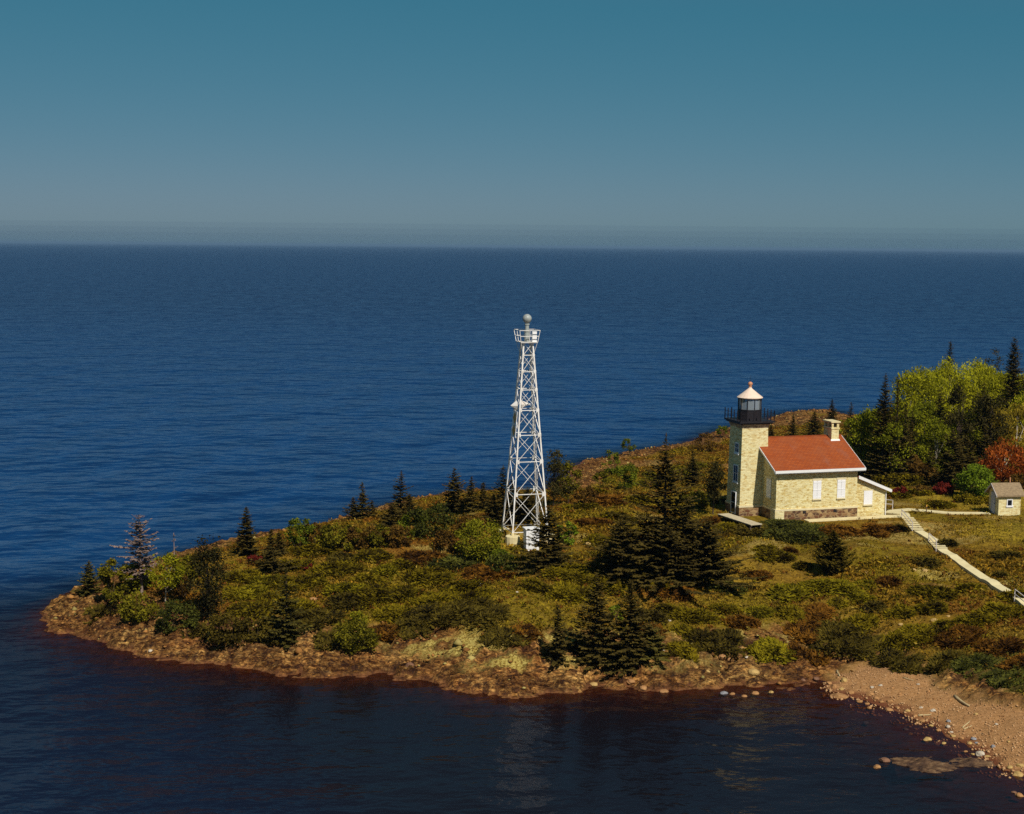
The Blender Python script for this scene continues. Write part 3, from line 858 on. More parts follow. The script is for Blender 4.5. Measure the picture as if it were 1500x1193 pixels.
def mat_mesh(wd, hg, rg, spiky=1.0):
    """a low sprawling juniper: overlapping fans of sprays, dark hollow underneath"""
    lobes = max(4, int(5 + wd * 3.0)); C = []; U = []; N = []; L = []; A = []
    for i in range(lobes):
        a = rg.uniform(0, 6.283); q = math.sqrt(rg.random()) * .78
        cx, cy = math.cos(a) * q * wd / 2, math.sin(a) * q * wd / 2 * .8
        lr = wd * rg.uniform(.16, .28) + .12; lh = hg * rg.uniform(.55, 1.05) * (1 - .45 * q)
        n = int(60 + 120 * lr)
        az = rg.uniform(0, 6.283, n); t_ = np.sqrt(rg.random(n))
        out = np.stack([np.cos(az), np.sin(az), np.zeros(n)], 1)
        z = lh * (1 - .75 * t_ ** 2.2) + rg.normal(0, .05, n) * hg
        c = out * (t_ * lr)[:, None]; c[:, 2] = z; c[:, 0] += cx; c[:, 1] += cy
        u = out + rg.normal(0, .35, (n, 3)); u[:, 2] = rg.uniform(-.05, .8, n) * spiky
        C.append(c); U.append(u); nn = rg.normal(0, .4, (n, 3)); nn[:, 2] += 1; N.append(nn)
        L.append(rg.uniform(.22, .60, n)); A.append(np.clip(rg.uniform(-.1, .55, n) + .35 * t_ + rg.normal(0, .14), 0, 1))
    L = np.concatenate(L)
    V, F = diamonds(np.concatenate(C), np.concatenate(U), np.concatenate(N), L, L * .30)
    V[:, 2] = np.maximum(V[:, 2], .0)
    return V, F, np.concatenate(A)


ORD = ['', 'second ', 'third ', 'fourth ', 'fifth ', 'sixth ', 'seventh ', 'eighth ', 'ninth ', 'tenth ', 'eleventh ', 'twelfth ',
       'thirteenth ', 'fourteenth ', 'fifteenth ', 'sixteenth ', 'seventeenth ', 'eighteenth ', 'nineteenth ', 'twentieth ']


def rank_labels(items, text, landmarks, own='of its colour'):
    """items: list of (key, px, py). The label of each counts outwards from a landmark one can find in the photo."""
    out = []
    for (k, x, y) in items:
        best = None
        for lm, (lx, ly) in landmarks.items():
            same = sorted((math.hypot(a - lx, (b - ly) * 1.5), a, b) for (kk, a, b) in items if kk == k)
            i = [(a, b) for _, a, b in same].index((x, y))
            sc = i + math.hypot(x - lx, (y - ly) * 1.5) / 400
            if best is None or sc < best[0]: best = (sc, i, lm)
        _, i, lm = best
        out.append(f"{text[k]}, {ORD[min(i, 19)]}closest {own} to the {lm}")
    return out


# ---- spruces and pines one can tell apart
G1 = 'spruces on the open point'
CON = [
 # name, label, px, base, top, width, mat, kw
 ('spruce_tree', 'small dark spruce at the far left tip of the rocky point', 132, 874, 820, 34, 'spruce_green', dict(droop=.2)),
 ('spruce_tree', 'reddish dark spruce on the back shore right of the dead grey spruce', 361, 812, 741, 32, 'spruce', dict()),
 ('spruce_tree', 'short dark spruce just left of the pale green shrub', 397, 815, 774, 22, 'spruce', dict()),
 ('spruce_tree', 'short spruce standing behind the low dark spruce skirt near the pale green shrub', 409, 812, 777, 20, 'spruce', dict()),
 ('spruce_tree', 'broad low dark spruce skirt on the back slope left of the pale green shrub', 397, 838, 800, 56, 'spruce', dict(ragged=.45)),
 ('spruce_tree', 'slim spruce with thin leader at front of the left scrub, above the rocks', 420, 940, 828, 52, 'spruce_green', dict(ragged=.5, pw=1.0, thin=.8)),
 ('spruce_tree', 'narrow taller spruce of the pair at the back shore left of the red rock slope', 531, 760, 705, 24, 'spruce', dict(ragged=.45)),
 ('spruce_tree', 'shorter bushy spruce of the pair at the back shore left of the red rock slope', 518, 762, 727, 20, 'spruce', dict(ragged=.4)),
 ('spruce_tree', 'small low spruce right of the back-shore pair', 545, 758, 732, 16, 'spruce', dict(ragged=.4)),
 ('spruce_tree', 'tall slim spruce alone on the back shore in the middle of the red rock slope', 586, 762, 688, 30, 'spruce', dict(ragged=.4)),
 ('spruce_tree', 'small spruce close to the right of the tall slim back-shore spruce', 600, 762, 722, 20, 'spruce', dict()),
 ('spruce_tree', 'low spruce thicket at the foot of the tall slim back-shore spruce', 574, 778, 735, 36, 'spruce', dict(ragged=.5)),
 ('spruce_tree', 'pointed spruce breaking the shoreline halfway between slim spruce and white lattice tower', 665, 748, 684, 34, 'spruce', dict(ragged=.35)),
 ('spruce_tree', 'narrow spruce second left of the dark group beside the white lattice tower', 690, 750, 697, 24, 'spruce', dict()),
 ('spruce_tree', 'small thin spruce directly left of the dark group beside the white lattice tower', 708, 748, 705, 20, 'spruce', dict()),
 ('spruce_tree', 'tall dark spruce rising against the left leg of the white lattice tower', 737, 766, 680, 34, 'spruce', dict(ragged=.35)),
 ('spruce_tree', 'dark spruce leaning into view between the left legs of the white lattice tower', 750, 770, 700, 36, 'spruce', dict(ragged=.35)),
 ('spruce_tree', 'bushy dark spruce left of the white lattice tower above the yellow-green bush', 722, 772, 722, 36, 'spruce', dict(ragged=.4)),
 ('spruce_tree', 'dark spruce seen through the right legs of the white lattice tower', 772, 764, 712, 46, 'spruce', dict(ragged=.4)),
 ('spruce_tree', 'dense layered spruce in front of the white lattice tower hiding its right foot', 803, 832, 737, 82, 'spruce', dict(tier=.38, pw=.9, dens=1.15)),
 ('spruce_tree', 'tallest dark spruce with a thin spire between lattice tower and lighthouse', 973, 832, 632, 130, 'spruce', dict(pw=1.15, ragged=.45, tier=.5, dens=.95, leaf=1.2, base=.0, droop=.16)),
 ('spruce_tree', 'broad spreading spruce at the left foot of the tallest dark spruce', 912, 840, 758, 112, 'spruce', dict(pw=.8, ragged=.5, tier=.45, base=.0, droop=.12, leaf=1.1)),
 ('spruce_tree', 'broad spreading spruce at the right foot of the tallest dark spruce', 1036, 844, 760, 116, 'spruce', dict(pw=.8, ragged=.5, tier=.45, base=.0, droop=.12, leaf=1.1)),
 ('spruce_tree', 'bushy spruce directly in front of the tallest dark spruce', 976, 850, 768, 122, 'spruce', dict(pw=.75, ragged=.5, tier=.45, base=.0, droop=.12, leaf=1.1)),
 ('spruce_tree', 'spruce pressed against the right side of the tallest dark spruce', 1003, 834, 728, 72, 'spruce', dict(pw=.85, ragged=.5, base=.0)),
 ('spruce_tree', 'spruce pressed against the left side of the tallest dark spruce', 946, 834, 744, 76, 'spruce', dict(pw=.85, ragged=.5, base=.0)),
 ('spruce_tree', 'left of the two tall dark spruces on the front rocks', 874, 972, 836, 66, 'spruce', dict(pw=.75, ragged=.35)),
 ('spruce_tree', 'right of the two tall dark spruces on the front rocks', 924, 978, 848, 66, 'spruce', dict(pw=.75, ragged=.35)),
 ('spruce_tree', 'small dark spruce left of the two tall front spruces, at the rock edge', 816, 974, 884, 34, 'spruce', dict(pw=.8, ragged=.4)),
 ('spruce_tree', 'low dark spruce filling the gap beneath the two tall front spruces', 897, 976, 915, 54, 'spruce', dict(ragged=.45)),
 ('spruce_tree', 'low broad spruce at the right foot of the front spruce pair', 952, 958, 912, 44, 'spruce_green', dict(ragged=.45)),
 ('spruce_tree', 'dark spruce with drooping tiers left of the lighthouse above the big broad spruce', 1014, 716, 657, 26, 'spruce', dict(ragged=.35)),
 ('spruce_tree', 'tiny spruce on the back shore just left of the chimney top', 1218, 618, 584, 14, 'spruce', dict()),
 ('spruce_tree', 'small narrow spruce at the left end of the forest right of the chimney', 1245, 650, 588, 18, 'spruce', dict()),
 ('spruce_tree', 'thin spruce rising just behind the roof ridge beside the tower', 1161, 640, 606, 13, 'spruce', dict()),
 ('spruce_tree', 'bushy dark spruce behind the middle of the red roof ridge', 1192, 642, 602, 22, 'spruce', dict(ragged=.4)),
 ('spruce_tree', 'dark spruce tip behind the corner between tower and red roof', 1129, 642, 622, 14, 'spruce', dict()),
]
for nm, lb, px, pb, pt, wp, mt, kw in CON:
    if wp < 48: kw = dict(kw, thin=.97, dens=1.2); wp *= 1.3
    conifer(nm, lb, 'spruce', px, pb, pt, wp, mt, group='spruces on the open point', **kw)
conifer('dead_spruce', 'dead grey spruce with bare drooping twigs above the left thicket', 'dead tree', 208, 872, 752, 50, 'dead', pw=.5, ragged=.6, thin=.92, droop=.30, base=.25, tier=.5)
conifer('dead_snag', 'thin bare dead snag right of the dead grey spruce', 'dead tree', 256, 838, 780, 16, 'dead', pw=.6, ragged=.6, thin=.25, droop=-.6, base=.45, dens=.4)
conifer('cone_shrub', 'lone cone-shaped dark juniper shrub on the grass below the lighthouse', 'shrub', 1219, 842, 776, 44, 'jun_dark', pw=.55, tier=.22, dens=1.6, droop=-.5, ragged=.3)

# pine-like trees built of needle clumps
PIN = [
 ('pine_tree', 'irregular dark pine with tufted top, tallest of the left thicket', 'pine', 304, 912, 780, 74, dict(base=.10, clumps=40, per=80, leaf=.16, cr=.75, shape=.45)),
 ('pine_tree', 'thin-stemmed dark pine standing just left of the lighthouse tower', 'pine', 1044, 754, 672, 34, dict(base=.28, clumps=24, per=80, leaf=.16, shape=.6)),
 ('pine_tree', 'slender dark tree directly right of the white lattice tower', 'pine', 811, 742, 650, 30, dict(base=.1, clumps=22, per=80, leaf=.16, shape=.5)),
]
for nm, lb, ct, px, pb, pt, wp, kw in PIN:
    kw['clumps'] = int(kw['clumps'] * 1.4); broadleaf(nm, lb, ct, px, pb, pt, wp * 1.15, 'pine', **kw)

# ---- leafy shrubs and small trees on the point
M['shrub_yellow'] = leafmat('yellow_green_leaves', (.07, .068, .005), (.27, .245, .014), .3)
M['shrub_green'] = leafmat('mid_green_leaves', (.045, .058, .005), (.215, .235, .017), .3)
SHR = [
 ('olive_shrub', 'tall olive shrub right of the small spruce at the left tip', 168, 884, 814, 40, 'oliveleaf', dict(base=.05, clumps=16)),
 ('olive_shrub', 'yellowish olive shrub in front of the dead grey spruce', 193, 872, 822, 42, 'shrub_yellow', dict(base=.1, clumps=14, per=80)),
 ('green_shrub', 'bright yellow-green small tree with pale stem right of the dead spruce', 242, 886, 806, 58, 'bright', dict(base=.30, clumps=17, per=65, bark='palebark')),
 ('olive_shrub', 'low olive shrub at the rock edge left of the dark pine', 198, 906, 868, 62, 'oliveleaf', dict(base=.0, clumps=16)),
 ('dark_shrub', 'low dark green shrub below the bright yellow-green small tree', 250, 926, 884, 66, 'darkgreen', dict(base=.0, clumps=16)),
 ('brown_shrub', 'reddish brown shrub between bright small tree and dark pine', 268, 878, 842, 34, 'brownleaf', dict(base=.05, clumps=10)),
 ('brown_shrub', 'brownish olive shrub behind the dark pine, left side', 277, 850, 812, 40, 'oliveleaf', dict(base=.05, clumps=10)),
 ('dark_shrub', 'dark olive shrub at the right foot of the dark pine', 330, 938, 896, 60, 'jun_dark', dict(base=.0, clumps=14)),
 ('dark_shrub', 'dark shrub on the rock edge left of the slim front spruce', 372, 938, 904, 60, 'jun_dark', dict(base=.0, clumps=14)),
 ('green_shrub', 'pale green shrub at the back shore, first of the shrub row', 438, 805, 754, 36, 'shrub_green', dict(base=.08, clumps=14, per=80)),
 ('brown_shrub', 'brown shrub beside the pale green shrub in the back row', 462, 804, 761, 32, 'brownleaf', dict(base=.05, clumps=12)),
 ('olive_shrub', 'olive green shrub in the back row right of the brown shrub', 487, 806, 768, 36, 'oliveleaf', dict(base=.05, clumps=12)),
 ('olive_shrub', 'olive shrub in the middle of the back row', 511, 806, 766, 34, 'oliveleaf', dict(base=.05, clumps=12)),
 ('brown_shrub', 'brownish shrub in the back row below the spruce pair', 533, 804, 764, 36, 'brownleaf', dict(base=.05, clumps=12)),
 ('olive_shrub', 'dull olive shrub in the back row below the tall slim spruce', 558, 802, 766, 38, 'oliveleaf', dict(base=.05, clumps=12)),
 ('brown_shrub', 'brown shrub at the right end of the back row', 582, 800, 764, 38, 'brownleaf', dict(base=.05, clumps=12)),
 ('green_shrub', 'fresh green shrub left of the dark green bush on the back slope', 607, 786, 752, 40, 'shrub_green', dict(base=.05, clumps=12)),
 ('dark_shrub', 'rounded dark green bush on the back slope between fresh green shrub and tower', 645, 788, 735, 58, 'darkgreen', dict(base=.05, clumps=20)),
 ('brown_shrub', 'brown shrub behind the yellow-green bush left of the lattice tower', 686, 784, 752, 36, 'brownleaf', dict(base=.05, clumps=10)),
 ('brown_shrub', 'small brown shrub below the rounded dark green bush', 660, 806, 776, 40, 'brownleaf', dict(base=.02, clumps=10)),
 ('green_shrub', 'big rounded yellow-green bush at the left foot of the white lattice tower', 706, 818, 758, 74, 'shrub_yellow', dict(base=.02, clumps=30, per=90)),
 ('green_shrub', 'green bush in front of the lattice tower footing', 738, 830, 804, 34, 'shrub_green', dict(base=.02, clumps=12)),
 ('green_shrub', 'low green bush left of the sandy patch below the lattice tower', 730, 842, 810, 50, 'darkgreen', dict(base=.02, clumps=12)),
 ('olive_shrub', 'brownish green tree right of the slender dark tree by the tower', 832, 738, 672, 42, 'oliveleaf', dict(base=.15, clumps=18)),
 ('green_shrub', 'vivid green small bush right of the layered spruce by the tower', 832, 800, 764, 30, 'vivid', dict(base=.1, clumps=9, per=70)),
 ('green_shrub', 'green bush on the far slope left of the pale rock ledge', 916, 718, 672, 36, 'shrub_green', dict(base=.05, clumps=14)),
 ('green_shrub', 'thin green shrub on the shoreline left of the pale rock ledge', 897, 696, 656, 26, 'shrub_green', dict(base=.1, clumps=10, per=70)),
 ('green_shrub', 'small round-headed tree on the far shoreline above the pale rock ledge', 922, 668, 642, 24, 'shrub_green', dict(base=.35, clumps=8, per=60)),
 ('olive_shrub', 'olive shrub below the thin green shrub on the far slope', 884, 716, 690, 32, 'oliveleaf', dict(base=.02, clumps=8)),
 ('olive_shrub', 'olive bush left of the tallest dark spruce spire', 948, 716, 690, 36, 'oliveleaf', dict(base=.02, clumps=10)),
 ('dark_shrub', 'dark brown shrub on the far shoreline left of the lighthouse tower', 1032, 662, 632, 36, 'brownleaf', dict(base=.02, clumps=10)),
 ('green_shrub', 'pale green shrub on the far shoreline touching the lighthouse tower', 1056, 640, 622, 18, 'shrub_green', dict(base=.1, clumps=7)),
 ('olive_shrub', 'olive shrub right of the tallest dark spruce spire', 996, 706, 678, 34, 'oliveleaf', dict(base=.02, clumps=10)),
 ('olive_shrub', 'low olive shrub on the far slope halfway to the lighthouse', 1024, 700, 676, 34, 'oliveleaf', dict(base=.02, clumps=10)),
 ('dark_shrub', 'dark shrub at the foot of the pine beside the lighthouse', 1052, 738, 702, 30, 'jun_dark', dict(base=.0, clumps=10)),
 ('brown_shrub', 'brown shrub right of the trees beside the lattice tower', 858, 742, 712, 34, 'brownleaf', dict(base=.02, clumps=10)),
 ('green_shrub', 'yellow-green young shrub rising from the olive mats below the scrub', 524, 930, 892, 40, 'shrub_yellow', dict(base=.1, clumps=10, per=60)),
 ('brown_shrub', 'dark olive rounded shrub on the rock edge left of the yellow lichen', 524, 952, 908, 64, 'oliveleaf', dict(base=.0, clumps=18)),
 ('olive_shrub', 'rounded olive shrub at the back slope behind the tallest dark spruce', 1020, 745, 716, 36, 'oliveleaf', dict(base=.0, clumps=10)),
 ('green_shrub', 'green young bush between the front spruce pair', 903, 912, 884, 24, 'shrub_green', dict(base=.05, clumps=7, per=60)),
 ('red_shrub', 'small crimson shrub among the mats below the back row', 450, 836, 822, 20, 'crimson', dict(base=.0, clumps=5, per=60)),
 ('red_shrub', 'small rust-red shrub at the foot of the reddish dark spruce', 372, 828, 812, 24, 'crimson', dict(base=.0, clumps=5, per=60)),
]
for nm, lb, px, pb, pt, wp, mt, kw in SHR:
    kw = dict(kw); kw['clumps'] = int(kw.get('clumps', 12) * 1.6); kw['leaf'] = .18; kw['shell'] = .8; kw['crk'] = .68; wp *= 1.4 if (px < 700 and pb < 830) else 1.15
    broadleaf(nm, lb, 'shrub' if 'tree' not in lb.split(' right')[0][-20:] else 'small tree', px, pb, pt, wp, mt, stems=1 if kw.get('base', 0) >= .15 else 4, group='leafy shrubs on the open point', **kw)

# ---- forest behind the house
FOR = [
 # kind, label, px, base, top, w, mat, dist, kw
 ('birch_tree', 'green birch at the left end of the forest beside the roof', 1262, 690, 588, 46, 'birchgreen', 150, dict(base=.12, clumps=26, upright=.5)),
 ('birch_tree', 'fresh green birch with white stem right of the tall left forest spruce', 1304, 694, 612, 44, 'birchgreen', 146, dict(base=.25, clumps=24, bark='palebark')),
 ('birch_tree', 'yellow-green birch crown directly right of the tall left forest spruce', 1330, 690, 534, 62, 'birch', 172, dict(base=.3, clumps=30, upright=.6, bark='palebark')),
 ('birch_tree', 'yellow-green birch crown at the skyline, left of the lone far spruce', 1358, 680, 540, 60, 'birch', 178, dict(base=.3, clumps=30, upright=.6, bark='palebark')),
 ('birch_tree', 'yellow-green birch crown at the skyline under the lone far spruce', 1386, 680, 525, 62, 'birch', 184, dict(base=.3, clumps=30, upright=.6, bark='palebark')),
 ('birch_tree', 'yellow-green birch crown at the skyline below the round far pine', 1418, 680, 522, 58, 'birch', 190, dict(base=.3, clumps=30, upright=.6, bark='palebark')),
 ('birch_tree', 'yellow-green birch crown at the skyline left of the tall right spruces', 1450, 680, 527, 56, 'birch', 186, dict(base=.3, clumps=28, upright=.6, bark='palebark')),
 ('birch_tree', 'mid green birch in the heart of the forest', 1352, 700, 582, 50, 'birchgreen', 158, dict(base=.2, clumps=26, upright=.3)),
 ('birch_tree', 'leafy bright green birch above the brown shrubs in the forest front', 1368, 706, 612, 42, 'birchgreen', 149, dict(base=.25, clumps=20, bark='palebark')),
 ('birch_tree', 'leafy green tree with flat sprays right of the big dark pine', 1420, 700, 590, 56, 'birchgreen', 156, dict(base=.25, clumps=26)),
 ('birch_tree', 'bare yellowish budding tree above the red tree', 1452, 690, 592, 54, 'yellowtwig', 156, dict(base=.15, clumps=26, upright=.8, per=80, bark='palebark')),
 ('birch_tree', 'bare yellowish budding tree at the right edge above the shed', 1486, 700, 586, 58, 'yellowtwig', 158, dict(base=.15, clumps=26, upright=.8, per=80, bark='palebark')),
 ('birch_tree', 'green birch crown at the right edge between the tall spruces', 1496, 690, 540, 46, 'birch', 176, dict(base=.3, clumps=24, upright=.4)),
 ('birch_tree', 'dark green birch low in the forest behind the roof end', 1280, 690, 622, 40, 'darkgreen', 152, dict(base=.1, clumps=20)),
 ('red_tree', 'leafless red-budded tree behind the stone shed', 1470, 716, 644, 64, 'red', 143, dict(base=.12, clumps=24, upright=.9, per=48, leaf=.17, bark='palebark')),
 ('green_tree', 'vivid green small tree left of the stone shed', 1428, 738, 676, 48, 'vivid', 134, dict(base=.08, clumps=24, per=80, leaf=.2)),
 ('red_shrub', 'crimson shrub left of the vivid green small tree', 1383, 738, 706, 30, 'crimson', 136, dict(base=.05, clumps=10, per=80)),
 ('red_shrub', 'dark red shrub just right of the lean-to roof', 1318, 738, 712, 26, 'crimson', 135, dict(base=.02, clumps=8, per=70)),
 ('brown_shrub', 'bare brown shrub at the forest edge left of centre', 1334, 702, 660, 36, 'brownleaf', 146, dict(base=.05, clumps=12, upright=.6)),
 ('brown_shrub', 'bare brown shrub at the forest edge below the leafy bright green birch', 1358, 704, 664, 36, 'brownleaf', 146, dict(base=.05, clumps=12, upright=.6)),
 ('brown_shrub', 'brown shrub at the right edge behind the stone shed', 1496, 730, 690, 30, 'brownleaf', 140, dict(base=.05, clumps=10, upright=.5)),
 ('olive_shrub', 'olive scrub left in front of the forest behind the lean-to', 1300, 718, 694, 44, 'jun_olive', 141, dict(base=.0, clumps=12)),
 ('olive_shrub', 'olive scrub in front of the forest above the dark red shrub', 1335, 716, 694, 44, 'jun_olive', 142, dict(base=.0, clumps=12)),
 ('brown_shrub', 'brown heathy shrub between dark red and crimson shrubs', 1350, 738, 712, 40, 'brownleaf', 137, dict(base=.0, clumps=12)),
 ('olive_shrub', 'low golden olive shrub left of the stone shed by the path', 1420, 748, 726, 44, 'jun_olive', 131, dict(base=.0, clumps=12)),
 ('olive_shrub', 'low golden olive shrub at the left wall of the stone shed', 1442, 748, 728, 34, 'jun_olive', 131.5, dict(base=.0, clumps=10)),
 ('birch_tree', 'pale yellow-green birch crown between the tall right spruces at the skyline', 1462, 690, 536, 56, 'birch', 181, dict(base=.25, clumps=26, upright=.5)),
 ('birch_tree', 'yellow-green birch crown cut by the right frame edge below the spruce tops', 1500, 690, 572, 52, 'birch', 168, dict(base=.25, clumps=24, upright=.5)),
 ('birch_tree', 'yellow-green birch at the right frame edge above the budding trees', 1512, 690, 560, 60, 'birch', 163, dict(base=.2, clumps=26, upright=.4)),
 ('birch_tree', 'budding yellowish tree between the red tree and the tall right spruces', 1466, 690, 600, 50, 'yellowtwig', 160, dict(base=.2, clumps=22, upright=.7, per=80)),
 ('birch_tree', 'green birch beyond the frame edge behind the shed', 1540, 700, 560, 60, 'birch', 165, dict(base=.2, clumps=26)),
 ('birch_tree', 'budding tree beyond the frame edge right of the shed', 1575, 710, 600, 60, 'yellowtwig', 150, dict(base=.2, clumps=24, upright=.6)),
]
for nm, lb, px, pb, pt, wp, mt, ds, kw in FOR:
    kw = dict(kw); kw.setdefault('leaf', .175); kw['per'] = int(kw.get('per', 110) * 1.5); kw['clumps'] = int(kw.get('clumps', 12) * 1.9); kw['crk'] = .72; kw['shell'] = .75; wp *= 1.3 if 'tree' in nm else 1.1
    broadleaf(nm, lb, 'shrub' if 'shrub' in nm else 'tree', px, pb, pt, wp, mt, dist=ds, stems=4 if 'shrub' in nm else 1, group='shrubs at the forest edge' if 'shrub' in nm else 'broadleaf trees of the forest', **kw)
FCON = [
 ('spruce_tree', 'tall dark spruce at the left end of the forest, behind the roof end', 1291, 690, 545, 44, 146, dict(pw=.8, ragged=.3, thin=1.0, dens=1.25, droop=.2)),
 ('spruce_tree', 'lone dark spruce tip above the birches on the forest skyline', 1381, 640, 497, 20, 196, dict(pw=.6)),
 ('spruce_tree', 'tallest dark spruce of the forest at the right frame edge', 1478, 690, 492, 34, 170, dict(pw=.55, ragged=.3)),
 ('spruce_tree', 'dark spruce cut by the right frame edge', 1499, 690, 497, 30, 172, dict(pw=.6, ragged=.3)),
 ('spruce_tree', 'narrow dark spruce in the middle of the forest front', 1332, 700, 600, 30, 150, dict(pw=.8)),
 ('spruce_tree', 'broad dark spruce behind the crimson shrub', 1393, 724, 628, 60, 139, dict(pw=.8, ragged=.35)),
 ('spruce_tree', 'thin spruce spike beside the tall left forest spruce', 1312, 680, 548, 9, 160, dict(pw=.5)),
 ('spruce_tree', 'dark spruce low between roof end and green birches', 1252, 690, 640, 26, 150, dict(pw=.8)),
 ('spruce_tree', 'dark spruce deep between the red tree and the leafy green tree', 1440, 700, 622, 36, 151, dict(pw=.8)),
 ('spruce_tree', 'dark spruce beyond the right edge', 1530, 700, 500, 40, 165, dict(pw=.7)),
]
for nm, lb, px, pb, pt, wp, ds, kw in FCON:
    conifer(nm, lb, 'spruce', px, pb, pt, wp * 1.25, 'spruce', dist=ds, group='spruces of the forest', **kw)
FCON2 = [
 ('spruce_tree', 'dark spruce standing among the green birches right of the roof end', 1322, 700, 590, 34, 146, dict(pw=.8)),
 ('spruce_tree', 'dark spruce halfway up the wood, right of the mid green birch', 1374, 700, 566, 40, 153, dict(pw=.75)),
 ('spruce_tree', 'dark spruce in the wood below the round far pine', 1436, 690, 560, 38, 155, dict(pw=.75)),
 ('spruce_tree', 'dark spruce at the forest foot above the vivid green small tree', 1412, 712, 636, 44, 141, dict(pw=.8)),
 ('spruce_tree', 'small dark spruce at the forest foot left of the broad one', 1362, 712, 652, 26, 146, dict(pw=.8)),
]
for nm, lb, px, pb, pt, wp, ds, kw in FCON2:
    conifer(nm, lb, 'spruce', px, pb, pt, wp * 1.25, 'spruce', dist=ds, group='spruces of the forest', **kw)
FPIN = [
 ('pine_tree', 'big dark pine with level boughs in the middle of the forest', 1402, 700, 556, 66, 151, dict(base=.25, clumps=30, per=100, leaf=.22, cr=.8, shape=.6)),
 ('pine_tree', 'spreading dark pine boughs left of the tallest right spruce', 1446, 690, 570, 80, 154, dict(base=.45, clumps=24, per=100, leaf=.22, cr=.9)),
 ('pine_tree', 'round-topped far pine on the forest skyline left of the right spruces', 1444, 640, 503, 34, 198, dict(base=.4, clumps=14, per=100, leaf=.22)),
 ('pine_tree', 'dark pine half hidden behind the mid green birch', 1378, 700, 585, 44, 163, dict(base=.2, clumps=20, per=100, leaf=.22)),
]
for nm, lb, px, pb, pt, wp, ds, kw in FPIN:
    broadleaf(nm, lb, 'pine', px, pb, pt, wp, 'pine', dist=ds, group='pines of the forest', **kw)
# the wood behind, on the way to the far shore
fr_ = np.random.default_rng(77)
FARW = [(1276, 168, 600), (1300, 176, 585), (1322, 186, 566), (1345, 196, 562), (1372, 204, 560), (1400, 206, 552), (1428, 206, 548), (1456, 202, 556), (1480, 196, 560), (1505, 190, 560), (1515, 176, 580), (1340, 166, 610), (1460, 164, 620), (1395, 172, 600)]
for i, (px, ds, pt) in enumerate(FARW):
    mt = ['birchgreen', 'darkgreen', 'birch'][i % 3]
    broadleaf('birch_tree', f"{['green','dark green','yellow-green'][i % 3]} tree mostly hidden in the wood, {ORD[i // 3]}from the left of its colour".replace(', from', ', first from'),
              'tree', px, 660, pt, 52, mt, dist=ds, group='trees hidden deep in the wood', base=.1, clumps=22, per=90, leaf=.24)

